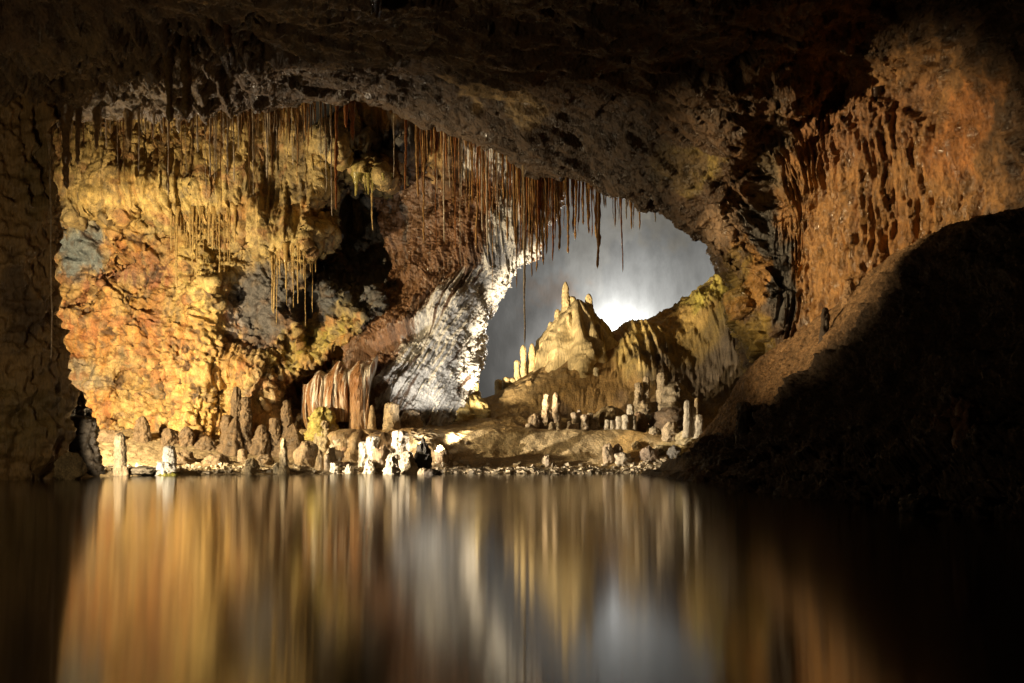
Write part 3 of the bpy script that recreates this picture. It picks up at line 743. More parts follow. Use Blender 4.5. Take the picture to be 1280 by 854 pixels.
rock(529, 594.5, 13, 9, (.5, .42, .3), M_STAL, 'pale stone in the water right of the white cone', 'stone', sharp=.6, D=19.5)
rock(540, 595, 20, 8, (.08, .06, .045), M_STAL, 'flat dark stone in the water below the black rock', 'stone', sharp=.6, D=19.4)
# ---- on top of the step
stal(465, 506, 538, 11, 'cone', (.50, .36, .20), M_STAL, 'smaller blunt stalagmite on the flowstone step', knob=.14, D=22.2)
stal(489.5, 503, 539, 19, 'col', (.56, .42, .25), M_STAL, 'larger blunt thumb-shaped stalagmite on the flowstone step', knob=.12, D=22.2)
stal(512, 512, 537, 30, 'dome', (.55, .43, .28), M_STAL, 'cream hollowed hump right of the thumb-shaped stalagmite', 'stalagmite', 'sinter_hump', knob=.2, D=22.8)
stal(512, 500, 520, 9, 'cone', (.42, .25, .13), M_STAL, 'reddish cone behind the cream hollowed hump', D=23.3)
stal(536, 497, 535, 17, 'cone', (.30, .16, .09), M_STAL, 'rusty cone stalagmite left of the three-spired castle', D=23.2, knob=.2)
comp('sinter_lump', 'yellow capped sinter knob under the brown drapery', 'sinter knob', [
    ('knob', 403, 508, 545, 30, 'dome', (.52, .43, .12), M_STAL, .28, .2, 0), ('foot', 405, 525, 562, 22, 'cone', (.52, .42, .26), M_STAL, .25, .3, -.15), ('foot', 414, 530, 562, 16, 'cone', (.55, .47, .33), M_STAL, .25, .3, -.1)], D=22.2)
# ---- castle of three spires
comp('stalagmite', 'castle-like golden lump with three spires beside the white cascade', 'stalagmite', [
    ('base', 581, 494, 540, 62, 'dome', YB, M_STAL, .3, .2, 0), ('spire', 594, 467, 515, 10, 'spire', YB, M_STAL, .18, 0, .1), ('spire', 585, 481, 510, 9, 'col', YB, M_STAL, .18, 0, .15), ('spire', 572, 491, 515, 10, 'cone', YB, M_STAL, .2, 0, -.1),
    ('lump', 562, 505, 535, 20, 'dome', YB, M_STAL, .3, 0, -.2), ('lump', 600, 507, 535, 12, 'dome', YB, M_STAL, .3, .2, -.2)], D=24.0)
# ---- spires climbing the crest of the ridge
GOLD = (.55, .42, .20)
def crest(px_): return float(np.interp(px_, [570, 620, 680, 730, 775], [507, 492, 456, 424, 417]))
def crestD(px_): return float(np.interp(px_, [570, 620, 680, 730, 775], [25.2, 25.6, 26.4, 27.0, 27.4])) - .25
for (px_, t_, w_, sh_, lab) in [(623, 474, 9, 'col', 'lowest small stump on the climbing ridge crest'), (633, 471, 10, 'col', 'second small stump up the ridge crest, flat topped'), (640, 472, 9, 'col', 'third small stump up the ridge crest beside the flat topped one'),
    (646, 450, 9, 'spire', 'short spire on the ridge crest left of the twin tall spires'), (654, 431, 9, 'spire', 'left of the twin tall spires on the ridge crest'), (665, 429, 9, 'spire', 'right of the twin tall spires, darker, on the ridge crest'), (677, 428, 11, 'cone', 'blunt spire leaning against the left foot of the big mound')]:
    stal(px_, t_, crest(px_) + 7, w_, sh_, GOLD, M_STAL, lab, 'stalagmite', 'ridge_spire', D=crestD(px_), group='spires on the ridge crest', sink=.3)
# ---- the big mound
_seed[0] += 23.7
comp('stalagmite_mound', 'big pale fluted mound crowned with spires on the ridge', 'stalagmite', [
    ('mound', 722, 374, 505, 137, 'mound', GOLD, M_RIB, .06, .34, 0), ('spire', 697, 386, 420, 12, 'cone', GOLD, M_RIB, .2, .1, 0), ('spire', 688, 402, 440, 13, 'cone', GOLD, M_RIB, .2, .1, 0), ('spire', 722, 378, 410, 9, 'spire', GOLD, M_RIB, .2, .1, -.1), ('spire', 752, 398, 430, 12, 'cone', GOLD, M_RIB, .2, .1, 0), ('spire', 710, 392, 430, 12, 'cone', GOLD, M_RIB, .2, .2, -.45), ('spire', 707, 352, 405, 13, 'cone', GOLD, M_RIB, .16, 0, 0), ('spire', 715, 370, 405, 11, 'col', GOLD, M_RIB, .18, 0, .1),
    ('spire', 736, 367, 425, 17, 'cone', GOLD, M_RIB, .16, .1, 0), ('spire', 729, 380, 415, 9, 'spire', GOLD, M_RIB, .16, .1, -.1), ('shoulder', 690, 415, 505, 66, 'mound', GOLD, M_RIB, .09, .25, -.3), ('shoulder', 748, 405, 500, 62, 'mound', (.50, .37, .17), M_RIB, .08, .25, -.3)], D=26.4)
stal(745, 459, 473, 7, 'col', (.6, .5, .3), M_STAL, 'tiny pale knob alone on the shaded ridge flank below the mound', name='stalagmite', D=24.9)
# ---- shelf at the ridge foot
comp('stalagmite', 'left of two dark brown statue-like stalagmites at the ridge foot', 'stalagmite', [('body', 683, 510, 538, 18, 'cone', SB, M_STAL, .25, .2, 0), ('head', 683, 492, 522, 11, 'spire', SB, M_STAL, .22, .1, 0)], D=22.9)
comp('stalagmite', 'right of two dark brown statue-like stalagmites, with narrow waist', 'stalagmite', [('body', 695, 500, 538, 11, 'spire', SB, M_STAL, .25, .1, 0), ('head', 695, 490, 505, 9, 'dome', SB, M_STAL, .2, .1, 0)], D=22.9)
rock(668, 538, 16, 20, (.33, .24, .14), M_STAL, 'brown lump left of the statue-like stalagmites', D=22.8)
rock(662, 538, 11, 8, (.42, .33, .22), M_STAL, 'small stone at the left foot of the brown lump', 'stone', D=22.5)
stal(690, 527, 538, 10, 'cone', (.64, .54, .40), M_WHITE, 'small pale cone right under the waisted stalagmite', D=22.4)
stal(698, 528, 538, 8, 'cone', (.60, .5, .37), M_WHITE, 'smaller pale cone right of the small pale cone', D=22.4)
e = comp('stalagmite_cluster', 'cluster of pale knobbly stubs on the shelf left of the brown dome', 'stalagmites', [
    ('stub', 718, 515, 536, 9, 'spire', (.5, .4, .29), M_STAL, .25, 0, 0), ('stub', 724, 512, 536, 8, 'spire', (.5, .4, .29), M_STAL, .25, 0, .1), ('stub', 731, 518, 536, 9, 'col', (.52, .42, .31), M_STAL, .25, 0, -.1),
    ('stub', 738, 516, 536, 9, 'spire', (.46, .37, .26), M_STAL, .25, 0, 0), ('stub', 744, 522, 536, 8, 'col', (.5, .4, .29), M_STAL, .25, 0, .1), ('stub', 712, 526, 536, 8, 'dome', (.5, .4, .29), M_STAL, .25, 0, 0)], D=22.7)
rock(762, 536, 38, 27, (.30, .22, .11), M_STAL, 'smooth brown dome boulder at the ridge foot', D=23.3, sharp=.15)
e = comp('stalagmite', 'low white twin stump at the front of the brown dome', 'stalagmite', [('column', 759, 524, 536, 6, 'col', WHITE, M_WHITE, .2, 0, 0), ('column', 765, 525, 536, 6, 'col', WHITE, M_WHITE, .2, 0, 0)], D=22.3)
comp('stalagmite', 'white stepped stalagmite group on the shelf right of the brown dome', 'stalagmite', [('column', 774, 520, 536, 9, 'col', WHITE, M_WHITE, .22, 0, 0), ('column', 788, 505, 536, 9, 'col', WHITE, M_WHITE, .2, .1, .05), ('column', 782, 518, 536, 9, 'col', WHITE, M_WHITE, .22, .1, -.05), ('column', 792, 519, 536, 7, 'col', WHITE, M_WHITE, .2, 0, 0)], D=22.3)
comp('flowstone_column', 'pair of grey brown columns hanging below the yellow shelf, left', 'flowstone', [('column', 798, 478, 522, 10, 'spire', (.40, .31, .19), M_STAL, .22, .3, 0), ('column', 808, 470, 520, 8, 'col', (.40, .31, .19), M_STAL, .2, .3, .1), ('foot', 803, 500, 525, 24, 'dome', (.36, .28, .17), M_STAL, .25, .3, 0)], D=23.3)
comp('flowstone_column', 'grey brown column below the yellow shelf, joined to a boulder', 'flowstone', [('column', 828, 465, 520, 12, 'col', (.38, .30, .19), M_STAL, .2, .3, 0), ('boulder', 843, 477, 522, 42, 'dome', (.32, .26, .17), M_STAL, .25, .2, .1)], D=23.3)
rock(840, 536, 50, 26, (.20, .14, .085), M_STAL, 'wide dark brown boulder behind the white right-hand group', D=22.6, sharp=.25)
rock(800, 536, 20, 20, (.26, .17, .10), M_STAL, 'reddish brown block right of the white stepped group', D=22.7)
comp('stalagmite', 'white organ-pipe stalagmite group beside the foot of the dark bank', 'stalagmite', [('column', 859, 500, 540, 8, 'col', WHITE, M_WHITE, .18, .1, 0), ('column', 866, 508, 540, 9, 'col', WHITE, M_WHITE, .18, .1, .05), ('column', 874, 518, 541, 9, 'col', WHITE, M_WHITE, .2, .1, -.05), ('column', 871, 497, 520, 6, 'col', (.36, .26, .13), M_STAL, .15, 0, .3)], D=20.6)
for (px_, f_, w_, h_, cc, lab) in [(838, 549, 22, 22, (.55, .44, .30), 'pale pink rounded boulder at the shelf front, left of the organ pipes'), (818, 542, 14, 8, (.5, .42, .3), 'small pale stone left of the pale pink boulder'), (858, 555, 26, 16, (.55, .46, .28), 'cream boulder below the white organ-pipe group'),
    (760, 578, 14, 24, (.50, .39, .27), 'tall pale rock leaning on the bank at mid right'), (772, 575, 14, 20, (.46, .35, .24), 'second pale rock right of the tall leaning one'), (779, 580, 20, 14, (.62, .54, .43), 'whitish stone in front of the pale leaning rocks'),
    (811, 575, 22, 16, (.36, .28, .22), 'grey pink stone on the right shore'), (843, 572, 17, 15, (.22, .21, .20), 'dark grey streaked stone on the right shore'), (826, 566, 16, 10, (.46, .38, .24), 'small cream stone above the grey stones on the right shore'),
    (684, 582, 13, 13, (.58, .48, .36), 'lone pale stone on the sandy bank above the chips'), (795, 560, 12, 8, (.45, .34, .18), 'small tan stone high on the right bank')]:
    rock(px_, f_, w_, h_, cc, M_STAL, lab, sharp=.7, name='stone' if w_ < 16 else 'boulder')
# ---- on the right-hand bank
comp('stalagmite', 'black jagged double stump on the dark right-hand bank', 'stalagmite', [('column', 930, 502, 560, 15, 'col', (.045, .033, .025), M_STAL, .3, .3, 0), ('column', 944, 506, 560, 17, 'col', (.045, .033, .025), M_STAL, .3, .3, .1)], D=16.0)
stal(1031, 384, 425, 12, 'spire', (.06, .042, .03), M_STAL, 'dark lone stalagmite against the orange wall on the bank crest', D=15.4, knob=.25)
stal(1062, 350, 380, 18, 'dome', (.38, .24, .12), M_STAL, 'tan knob at the foot of the orange wall', D=15.6, name='sinter_hump', cat='stalagmite')
rock(1212, 560, 40, 56, (.15, .07, .035), M_STAL, 'faint reddish triangular boulder in the dark bank', D=9.6, sharp=.9)
rock(1150, 640, 50, 22, (.05, .04, .03), M_STAL, 'dark boulder at the black waterline of the right-hand bank', D=8.9)
rock(985, 622, 34, 14, (.05, .04, .03), M_STAL, 'low dark stone at the waterline under the black double stump', D=11.6)

# ------------------------------------------------------------------ pillar at far left
g = lathe(7.6, .80, 'col', 3.3, 160, 420, .20, .16)
tz = g[..., 2]
k = (1 + .10 * sm(2.3, 1.4, tz)) * (1 - .36 * np.exp(-np.maximum(tz, 0) / .9))
k = k * (1 + .13 * perlin(np.stack([tz * .9, tz * 0 + 3, np.cos(np.linspace(0, 6.283, g.shape[1]))[None] + 0 * tz], -1)) + .05 * perlin(np.stack([tz * 3.1, tz * 0 + 9, np.cos(np.linspace(0, 6.283, g.shape[1]))[None] * 2 + 0 * tz], -1)))
g[..., 0] *= k; g[..., 1] *= 0.75 * k
g[..., 2] -= .25
pw = g + np.array([(-2 - 640) / F * 17.0, 17.0, 0])
c = paint(pw, (0.30, 0.20, 0.085), [(40, 520, 50, 40, 0, (.22, .16, .06), .9), (40, 230, 20, 60, 0, (.20, .15, .06), .8), (20, 380, 20, 50, 0, (.09, .06, .035), .8)], 10, 4)
me = raw_mesh('rock_pillar', g.reshape(-1, 3), grid_quads(*g.shape[:2], True), c.reshape(-1, 3))
tag(link('rock_pillar', me, M_FLOW, None, Vector(((-2 - 640) / F * 17.0, 17.0, 0))), 'dark fluted rock pillar from pool to ceiling at the far left', 'pillar')

# ------------------------------------------------------------------ white flowstone cascade
rows = [
    [(455, 165, 25.6), (520, 160, 24.8), (600, 160, 24.3), (660, 160, 24.3), (694, 160, 24.6), (690, 160, 27.5)],
    [(470, 230, 26.0), (535, 230, 24.8), (600, 230, 24.1), (660, 230, 23.9), (694, 230, 24.2), (688, 230, 27.5)],
    [(480, 290, 26.0), (530, 290, 24.8), (590, 290, 23.9), (645, 290, 23.6), (676, 290, 24.0), (668, 290, 27.0)],
    [(490, 340, 25.6), (520, 340, 24.6), (570, 340, 23.8), (610, 340, 23.5), (640, 340, 23.8), (631, 340, 26.5)],
    [(440, 392, 25.0), (490, 390, 24.0), (540, 390, 23.4), (582, 390, 23.1), (610, 390, 23.5), (601, 390, 26.0)],
    [(430, 445, 24.2), (470, 445, 23.5), (525, 445, 23.0), (570, 445, 22.8), (596, 445, 23.2), (587, 445, 25.6)],
    [(425, 500, 23.8), (470, 500, 23.2), (525, 500, 22.8), (570, 500, 22.7), (594, 500, 23.0), (585, 500, 25.2)],
    [(420, 548, 23.4), (470, 548, 22.9), (525, 548, 22.7), (570, 548, 22.6), (596, 548, 22.8), (586, 548, 25.0)]]
rows = [[(x, y, dd_ + [0, 0, .2, .7, 1.3, 1.3][k]) if y > 300 else (x, y, dd_ + [0, 0, .1, .3, .6, .6][k]) for k, (x, y, dd_) in enumerate(r)] for r in rows]
g = net([[P(*p) for p in r] for r in rows], 440, 300)
n = normals(g); n = n * (1 if n[220, 150, 1] < 0 else -1)
px, py = proj(g)
run = S(g, 1, off=0).copy(); run[..., 0] = run[..., 0] - .55 * np.minimum(run[..., 2] - 4.9, 0)     # the flow slants down to the left
f1 = drapes(run, 2.4, .14, 9); f2 = ridged(S(along(run), 9, 9, .9), 4, .6) - .4
dd = .09 * f1 + .06 * f2 + .17 * fbm(S(g, 1.1), 2) + (.6) * rocky(g, .16, .07, .04, 1.2, 4) + (1 - sm(300, 380, py)) * .05 * f2
over = np.interp(px, [420, 450, 510, 560], [480, 430, 400, 380])
dd = dd - .5 * sm(over, over + 10, py) * (1 - sm(over + 10, over + 70, py)) * (1 - sm(520, 560, px))
c = paint(g, (.105, .06, .034), [(545, 450, 60, 60, 0, (.10, .065, .045), .9), (560, 260, 70, 60, 0, (.13, .062, .03), .8), (520, 240, 30, 60, 0, (.075, .07, .065), .8), (500, 450, 50, 26, -30, (.13, .085, .055), .9), (470, 500, 50, 40, 0, (.17, .12, .08), .8), (540, 520, 30, 30, 0, (.24, .11, .06), .8), (650, 260, 40, 60, 0, (.34, .16, .06), .8), (480, 420, 40, 18, -35, (.13, .07, .04), .9)], 9, 6)
wmask = np.exp(-(((px - np.interp(py, [180, 240, 330, 400, 470, 530], [655, 650, 618, 565, 540, 545])) / np.interp(py, [180, 330, 380, 420, 500], [16, 18, 44, 60, 52])) ** 2))
wmask = wmask + .8 * np.exp(-((py - (392 + (575 - px) * .78)) / 9) ** 2) * (px < 600) * (px > 460) + .7 * np.exp(-((py - (425 + (575 - px) * .78)) / 7) ** 2) * (px < 600) * (px > 470)
wmask = wmask + .9 * np.exp(-((py - 203) / 16) ** 2) * (px > 545)  # bright glints behind the straws, painted as a white band
edge_ = np.interp(py, [160, 230, 290, 340, 390, 445, 500], [694, 694, 676, 640, 610, 596, 594])
wmask = wmask + .8 * np.exp(-((px - edge_ + 5) / 6) ** 2)
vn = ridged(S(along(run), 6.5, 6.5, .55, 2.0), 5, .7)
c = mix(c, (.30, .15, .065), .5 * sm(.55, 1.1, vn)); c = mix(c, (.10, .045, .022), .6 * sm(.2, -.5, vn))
c = mix(c, (.66, .64, .60), sm(.46, .78, (wmask + .22 * sm(500, 540, px)) * (.26 + .85 * vn + .12 * fbm(S(g, 13), 3))))  # white calcite streaks, part of them painted wet glints
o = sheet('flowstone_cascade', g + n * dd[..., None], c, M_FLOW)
tag(o, 'wet rusty flowstone cascade with a gleaming white flow beside the misty chamber', 'flowstone')

# ------------------------------------------------------------------ brown draperies under the ledge
us = np.linspace(0, 1, 260); vv = np.linspace(0, 1, 170)
U, V = np.meshgrid(us, vv)
ph = 3.4 * math.pi * (U + .10 * V * np.sin(U * 5 + 1))
X = 378 + 96 * U - 7 * V * np.sin(2 * ph) - 16 * V * (U - .35)
Y = 474 - 30 * U + (60 + 30 * U + 7 * np.sin(U * 9)) * V
Dp = 23.0 - .75 * U + .42 * (1 - np.abs(np.sin(ph)) ** .8) * (.35 + .65 * V) + 1.4 * np.clip(abs(U - .5) * 2 - .82, 0, 1) / .18 - .25 * np.sin(V * 2.6) + .7 * np.exp(-V / .07)
Y = Y + 5 * np.sin(U * 23) * np.exp(-V / .1) + 4 * np.sin(U * 9 + 1) * np.exp(-V / .1)
g = np.stack([(X - 640) / F * Dp, Dp, HC + (HY - Y) / F * Dp], -1)
g[..., 1] += -.05 * drapes(g, 4.0, .10, 3) - .025 * ridged(S(along(g), 8, 8, 1.2), 3) + .10 * fbm(S(g, 1.6), 2)
r_ = ridged(S(along(g), 5.0, 5.0, .45, 2.0), 4, .6)
c = np.empty(g.shape); c[...] = (.30, .145, .06)
c = mix(c, (.40, .25, .11), .7 * sm(.3, 1, V)); c = mix(c, (.76, .70, .60), .9 * sm(1.18, 1.45, r_ + .15 * (1 - np.abs(np.sin(ph)))))
tag(sheet('flowstone_drapery', g, c, M_FLOW), 'brown folded drapery with white wet streaks hanging above the yellow knob', 'drapery')

# ------------------------------------------------------------------ stalactites
def straw_mesh(h, r, cols, seed, fat=2.2, na=8):
    nh = max(14, min(40, int(h * 16)))
    t = np.linspace(0, 1, nh)                       # 0 at the roof
    rs = np.random.RandomState(int(seed * 131) % 100000)
    pr = r * (1 - .45 * t) * (1 + .28 * rs.uniform(-1, 1, nh)) + r * (fat - 1) * np.exp(-t * h / (.12 + .3 * rs.uniform() ** 2)) + r * .5 * np.exp(-((t - rs.uniform(.2, .9)) / .05) ** 2) * rs.uniform()
    pr[-1] = r * .12
    a = np.linspace(0, 2 * math.pi, na, endpoint=False)
    A, T = np.meshgrid(a, t)
    wob = np.cumsum(rs.normal(0, .0035, (nh, 2)), 0) + np.array([rs.normal(0, .006), 0]) * (t * h)[:, None]
    R = pr[:, None] * (1 + .18 * rs.uniform(-1, 1, (nh, na)))
    g = np.stack([R * np.cos(A) + wob[:, :1], R * np.sin(A) + wob[:, 1:], -T * h], -1)
    m = np.clip(t * 1.1 + rs.normal(0, .16, nh), 0, 1)[:, None, None]
    c = np.array(cols[0]) * (1 - m) + np.array(cols[1]) * m
    c = np.repeat(c, na, 1)
    return g, c

def hang(px, bottom, D, top, r, cols, name='stalactite', fat=2.2, wall=False):
    """tip at (px, bottom); the root is buried in the rock found above it (or at row top)"""
    if wall is True: D = min(D + .6, on_ground(px, top + 4, D, B_WALL) - r * .6)
    tip = P(px, bottom, D)
    zr = P(px, top, D)[2]
    o_ = Vector((tip[0], tip[1], zr - .25))
    hit = B_CEIL.ray_cast(o_, Vector((0, 0, 1)), 3.0)
    if wall: hit = (None,)
    zt = hit[0].z + .12 if hit[0] is not None else zr + .10
    h = max(.15, zt - tip[2])
    g, c = straw_mesh(h, r, cols, nseed(), fat)
    q = grid_quads(g.shape[0], g.shape[1], True)[:, ::-1]
    me = raw_mesh(name, g.reshape(-1, 3), q, c.reshape(-1, 3))
    return link(name, me, M_STRAW, None, Vector((tip[0], tip[1], zt)))

PALE = ((.34, .24, .12), (.70, .62, .50)); REDB = ((.30, .12, .04), (.46, .20, .07)); GOLDS = ((.36, .19, .06), (.66, .42, .17)); DARKS = ((.24, .13, .05), (.36, .21, .09)); TANS = ((.46, .31, .11), (.60, .44, .20))
ORD = ['first', 'second', 'third', 'fourth', 'fifth', 'sixth', 'seventh', 'eighth', 'ninth', 'tenth', 'eleventh', 'twelfth']
def lip_at(px):
    return float(np.interp(px, [-300, 0, 60, 110, 230, 340, 440, 545, 590, 632, 690, 735, 790, 826, 860], [168, 160, 152, 144, 130, 127, 127, 146, 166, 190, 206, 221, 243, 258, 276]))

def lone(px, bottom, D, r, cols, label, top=None, fat=2.2, name='stalactite', wall=False):
    return tag(hang(px, bottom, D, lip_at(px) if top is None else top, r, cols, name, fat=fat, wall=wall), label, 'stalactite')

# single ones that stand out
lone(61, 452, 16.1, .017, PALE, 'very long pale drip line running down the right edge of the left pillar', top=176, wall='fixed')
DRK = ((.20, .13, .06), (.26, .17, .08))
lone(82, 236, 17.3, .075, DRK, 'thick brown stalactite in the corner between left pillar and ceiling', fat=2.4)
lone(98, 206, 17.4, .055, DRK, 'brown stalactite just right of the thick corner stalactite', fat=2.4)
lone(122, 188, 17.6, .045, DRK, 'shorter brown stalactite, third from the corner of the left pillar', fat=2.8)
lone(160, 178, 17.8, .05, DRK, 'stout brown stalactite left of the two brown columns', fat=2.6)
lone(421, 262, 18.75, .034, REDB, 'thick rust-red stalactite hanging alone left of the dark hollow')
lone(414, 270, 18.75, .016, PALE, 'pale glinting straw just left of the thick rust-red stalactite')
lone(440, 176, 18.8, .05, REDB, 'short blunt brown stalactite right of the thick rust-red one', fat=2.8)
lone(433, 160, 18.85, .04, REDB, 'stubby brown stalactite between rust-red and blunt brown ones', fat=2.5)
lone(493, 222, 19.0, .010, PALE, 'hair-thin pale straw over the dark hollow')
lone(507, 238, 18.9, .030, REDB, 'orange brown stalactite tapering to a point over the dark hollow', fat=2.6)
lone(521, 246, 18.9, .030, GOLDS, 'golden tapering stalactite right of the orange brown one', fat=3.2)
lone(655, 432, 18.7, .027, PALE, 'longest hair-like pale straw dripping in front of the grey chamber wall')
lone(645, 360, 19.0, .016, DARKS, 'long dark straw left of the longest pale straw')
lone(666, 347, 18.9, .022, DARKS, 'long dark straw right of the longest pale straw')
lone(671, 340, 18.95, .026, GOLDS, 'long golden straw beside the long dark straw')
lone(697, 313, 18.9, .036, DARKS, 'thick brown stalactite at the left end of the golden row')
lone(708, 317, 18.9, .036, GOLDS, 'thick brown stalactite second in the golden row, curved tip')
lone(749, 336, 18.8, .040, DARKS, 'thick dark stalactite at the right end of the golden row')
lone(775, 340, 18.7, .018, REDB, 'long thin red-brown stalactite alone over the misty chamber')
lone(769, 284, 18.8, .020, GOLDS, 'golden straw just left of the long red-brown stalactite')
lone(788, 287, 18.6, .020, GOLDS, 'short golden straw right of the long red-brown stalactite')
lone(820, 278, 18.4, .012, PALE, 'short thin straw near the right end of the arch edge')
lone(465, 288, 23.4, .024, TANS, 'tan straw hanging from the yellow-green fringe in the dark hollow', top=224, wall='fixed')
lone(476, 236, 23.4, .020, TANS, 'short tan straw in the yellow-green fringe', top=224, wall='fixed')
lone(212, 152, 15.6, .085, ((.15, .095, .045), (.20, .135, .06)), 'thicker left one of two brown stalactite columns at the top', top=20, fat=1.3)
lone(231, 146, 15.6, .105, ((.15, .095, .045), (.20, .135, .06)), 'thicker right one of two brown stalactite columns at the top', top=20, fat=1.3)
lone(262, 48, 14.6, .05, ((.15, .09, .05), (.17, .10, .05)), 'short brown stalactite at the top right of the two columns', top=8)
lone(286, 62, 14.6, .055, ((.16, .09, .05), (.18, .10, .05)), 'isolated reddish stalactite at the top edge, right of the short brown one', top=8)
lone(1096, 188, 15.6, .03, ((.06, .04, .03), (.08, .05, .03)), 'dark stalactite shadowing the top of the orange wall', top=110)
lone(1131, 205, 15.6, .035, ((.05, .035, .03), (.07, .05, .03)), 'thicker dark stalactite right of the first on the orange wall', top=100)
lone(1140, 190, 15.6, .02, ((.05, .035, .03), (.07, .05, .03)), 'thin dark stalactite touching the thicker dark one', top=110)

def fringe(px0, px1, nstr, lo, hi, D, r, cols, stem, where, group, seed, top=None, longest=3, pw=1.6, wall=False):
    rs = np.random.RandomState(seed)
    xs = np.sort(np.linspace(px0, px1, nstr) + rs.normal(0, (px1 - px0) / nstr * .38, nstr))
    L = lo + (hi - lo) * rs.uniform(0, 1, nstr) ** pw
    order = np.argsort(-L)
    for i in range(nstr):
        t = lip_at(xs[i]) if top is None else top
        rr = r * (.55 + 1.3 * rs.uniform() ** 2.2)
        o = hang(xs[i], t + L[i], D + rs.uniform(-.28, .38), t, rr, cols[rs.randint(len(cols))], fat=rs.uniform(1.6, 4.5), wall=wall)
        k = int(np.where(order == i)[0][0])
        if nstr <= 12: lab = '%s straw from the left, %s' % (ORD[i], where)
        elif k < longest: lab = '%s %s, %s' % (['longest', 'second longest', 'third longest', 'fourth longest'][k], stem, where)
        else: lab = 'shorter %s, %s' % (stem, where)
        tag(o, lab, 'stalactite', group)

fringe(6, 120, 9, 20, 75, 17.9, .011, (PALE, DARKS), 'thin straw', 'spread along the ceiling edge above the left pillar', 'straws above the left pillar', 3)
fringe(126, 184, 10, 30, 90, 18.1, .011, (PALE, DARKS), 'thin straw', 'between left pillar and dense glinting fringe', 'straws left of the glinting fringe', 4)
fringe(190, 262, 20, 30, 118, 18.5, .013, (PALE, PALE, DARKS), 'glinting straw', 'in the fringe below the two brown columns', 'glinting straws below the two columns', 5)
fringe(264, 334, 30, 30, 135, 18.8, .013, (PALE, PALE, DARKS), 'glinting straw', 'in the dense fringe over the cream drapes', 'glinting straws over the cream drapes', 6)
fringe(336, 408, 28, 25, 120, 18.9, .012, (PALE, DARKS, GOLDS), 'glinting straw', 'in the fringe ending at the rust-red stalactite', 'glinting straws by the rust-red stalactite', 7)
fringe(526, 545, 9, 40, 165, 19.0, .02, (REDB, GOLDS), 'rusty straw', 'in the rusty bunch right of the golden tapering stalactite', 'rusty bunch over the cascade', 8)
fringe(546, 634, 40, 45, 190, 19.6, .015, (GOLDS, REDB, PALE), 'golden straw', 'in front of the rusty cascade', 'golden straws before the cascade', 9, pw=1.3)
fringe(636, 692, 30, 50, 130, 19.1, .022, (DARKS, REDB, GOLDS), 'brown straw', 'in the dark curtain around the longest pale straw', 'dark curtain of straws', 10, pw=1.2)
fringe(700, 748, 26, 30, 90, 19.1, .02, (GOLDS, GOLDS, REDB), 'golden straw', 'in the backlit row before the misty chamber', 'backlit golden row', 11, pw=1.2)
fringe(752, 800, 16, 8, 42, 18.9, .016, (GOLDS, PALE), 'golden straw', 'along the arch edge over the misty chamber', 'short straws along the arch', 12, pw=1.3)
fringe(214, 292, 22, 40, 105, 23.2, .016, (TANS,), 'cream dripstone', 'hanging on the ochre wall under the upper ledge', 'cream dripstones on the ochre wall', 13, top=264, pw=1.4, wall=True)
fringe(338, 394, 16, 30, 115, 23.3, .018, (TANS,), 'yellow dripstone', 'hanging before the grey rock of the back wall', 'yellow dripstones before the grey rock', 14, top=310, pw=1.8, wall=True)
fringe(446, 490, 10, 4, 26, 23.4, .02, (((.36, .30, .09), (.45, .38, .12)),), 'straw', 'in the yellow-green fringe at the hollow', 'yellow-green fringe', 15, top=222, wall='fixed')

# ------------------------------------------------------------------ chips along the waterline
rs = np.random.RandomState(5)
V, Q, Cc = [], [], []
base8 = np.array([[-1, -1, -1], [1, -1, -1], [1, 1, -1], [-1, 1, -1], [-.8, -.8, 1], [.8, -.8, 1], [.8, .8, 1], [-.8, .8, 1]], float)
fq = np.array([[0, 3, 2, 1], [4, 5, 6, 7], [0, 1, 5, 4], [1, 2, 6, 5], [2, 3, 7, 6], [3, 0, 4, 7]])
cnt = 0
for k in range(5200):
    if rs.uniform() < .72: px_ = rs.uniform(545, 850); yy = 20.15 + abs(rs.normal(0, .34))
    else: px_ = rs.uniform(-20, 480); yy = float(np.interp(px_, [0, 200, 440], [18.6, 19.2, 20.2])) + abs(rs.normal(0, .5))
    x_ = (px_ - 640) / F * yy
    h_ = B_GROUND.ray_cast(Vector((x_, yy, 3)), Vector((0, 0, -1)))
    if h_[0] is None or h_[0].z < -.03: continue
    s = .012 + .05 * rs.uniform() ** 3
    b_ = (base8 + rs.normal(0, .28, (8, 3))) * np.array([s, s * rs.uniform(.5, 1), s * rs.uniform(.3, .8)])
    an = rs.uniform(0, 6.28); ti = rs.normal(0, .35)
    ca, sa, ct, st = math.cos(an), math.sin(an), math.cos(ti), math.sin(ti)
    b_ = b_ @ np.array([[1, 0, 0], [0, ct, -st], [0, st, ct]]).T @ np.array([[ca, -sa, 0], [sa, ca, 0], [0, 0, 1]]).T
    V.append(b_ + np.array([x_, yy, h_[0].z + s * .2])); Q.append(fq + cnt); cnt += 8
    Cc.append(np.repeat((np.array([.52, .44, .32]) * rs.uniform(.35, 1.35))[None], 8, 0))
me = raw_mesh('shore_gravel', np.concatenate(V), np.concatenate(Q), np.concatenate(Cc), smooth=False)
o = link('shore_gravel', me, M_GRAV); kind(o, 'stuff'); tag(o, 'pale broken stone chips strewn along the waterline', 'gravel')

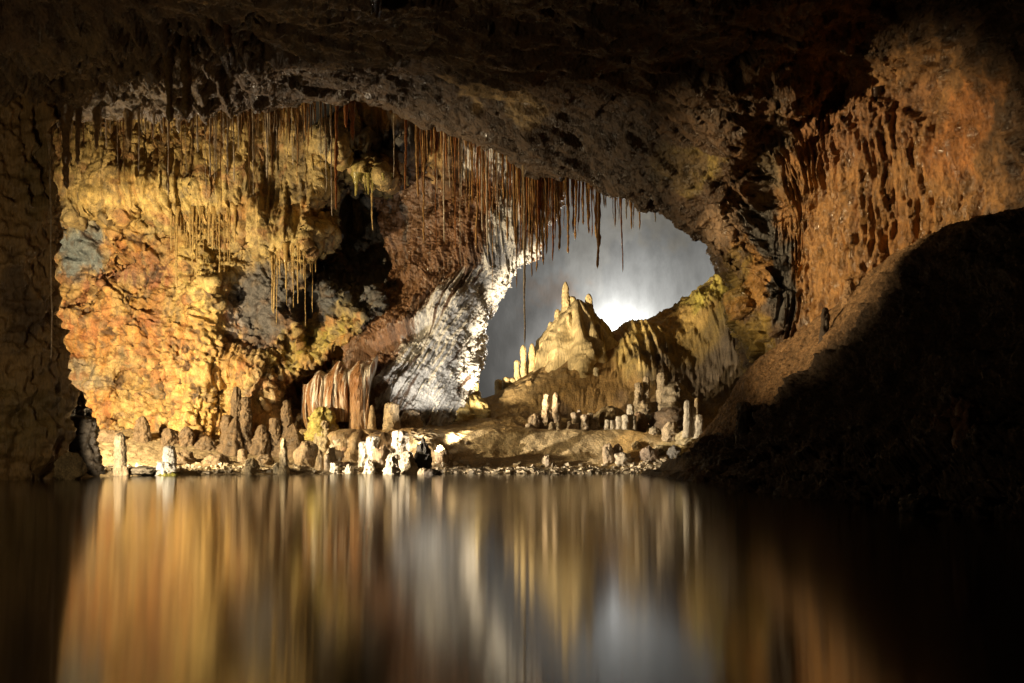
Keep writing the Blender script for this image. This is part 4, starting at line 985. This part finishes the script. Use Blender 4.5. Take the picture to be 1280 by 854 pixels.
# ================================================================== LIGHT AND CAMERA
def lamp(name, typ, loc, power, colr, radius=0.08, aim=None, cone=160, blend=.5):
    l = bpy.data.lights.new(name, typ); l.energy = power; l.color = colr; l.shadow_soft_size = radius
    if typ == 'SPOT': l.spot_size = math.radians(cone); l.spot_blend = blend
    o = bpy.data.objects.new(name, l); COL.objects.link(o); o.location = loc
    if aim is not None:
        o.rotation_euler = (Vector(aim) - Vector(loc)).to_track_quat('-Z', 'Y').to_euler()
    return o
lamp('floodlight_wall', 'SPOT', (-9.3, 18.3, 2.0), 4300, (1, .77, .44), .06, (-5.6, 24, 2.9), 130, .6)
lamp('floodlight_straws', 'SPOT', (-9.3, 18.6, 2.1), 1700, (1, .82, .58), .05, (-5.6, 19.3, 7.0), 64, .8)
lamp('floodlight_pool', 'SPOT', (-7.62, 17.3, 0.40), 480, (1, .82, .56), .04, (-4.6, 22.0, 1.7), 100, .7)
lamp('floodlight_bank', 'SPOT', (-7.60, 17.3, 0.44), 8000, (1, .83, .60), .04, (1.6, 21.6, 0.9), 30, .7)
lamp('curtain_fill', 'SPOT', (-7.62, 17.3, 0.5), 1700, (1, .80, .52), .05, (0.2, 19.0, 5.6), 34, .8)  # added out of view to brighten the dark straw curtain
lamp('fill_lamp', 'POINT', (-7.4, 11.0, 2.4), 170, (1, .72, .40), .2)  # added fill out of view, brightens pillar and ceiling
lamp('floodlight_cascade', 'SPOT', (-1.9, 20.5, 0.5), 480, (1, .92, .80), .04, (-1.7, 23.4, 3.3), 72, .8)
lamp('floodlight_shore', 'POINT', (-1.87, 20.52, 0.45), 22, (1, .84, .62), .04)
lamp('floodlight_ridge', 'SPOT', (-1.70, 20.45, 0.42), 7500, (1, .82, .56), .04, (2.2, 26.6, 4.5), 44, .5)
lamp('floodlight_chamber', 'POINT', (3.75, 34.25, 4.28), 2300, (1, .94, .84), .12)
lamp('floodlight_arch', 'SPOT', (-9.8, 14.4, 2.4), 12500, (1, .70, .37), .06, (6.5, 16.0, 4.1), 23, .7)

w = bpy.data.worlds.new('World'); SC.world = w; w.use_nodes = True
w.node_tree.nodes['Background'].inputs[0].default_value = (1, .74, .45, 1)
w.node_tree.nodes['Background'].inputs[1].default_value = 0.010

cd = bpy.data.cameras.new('camera'); cam = bpy.data.objects.new('camera', cd); COL.objects.link(cam)
cam.location = (0, 0, HC); cam.rotation_euler = (math.pi / 2, 0, 0)
cd.sensor_width = 36; cd.lens = 36 * F / 1280; cd.shift_y = (HY - 427) / 1280; cd.clip_end = 300; cd.clip_start = .05
SC.camera = cam
SC.render.engine = 'CYCLES'
cy = SC.cycles
cy.max_bounces = 6; cy.diffuse_bounces = 3; cy.glossy_bounces = 3; cy.transmission_bounces = 3; cy.volume_bounces = 0
cy.sample_clamp_indirect = 3.0; cy.use_denoising = True; cy.caustics_reflective = False; cy.caustics_refractive = False
try: cy.denoiser = 'OPENIMAGEDENOISE'
except Exception: pass
vs = SC.view_settings
vs.view_transform = 'Standard'; vs.look = 'None'; vs.exposure = 0; vs.gamma = 1; vs.use_curve_mapping = False
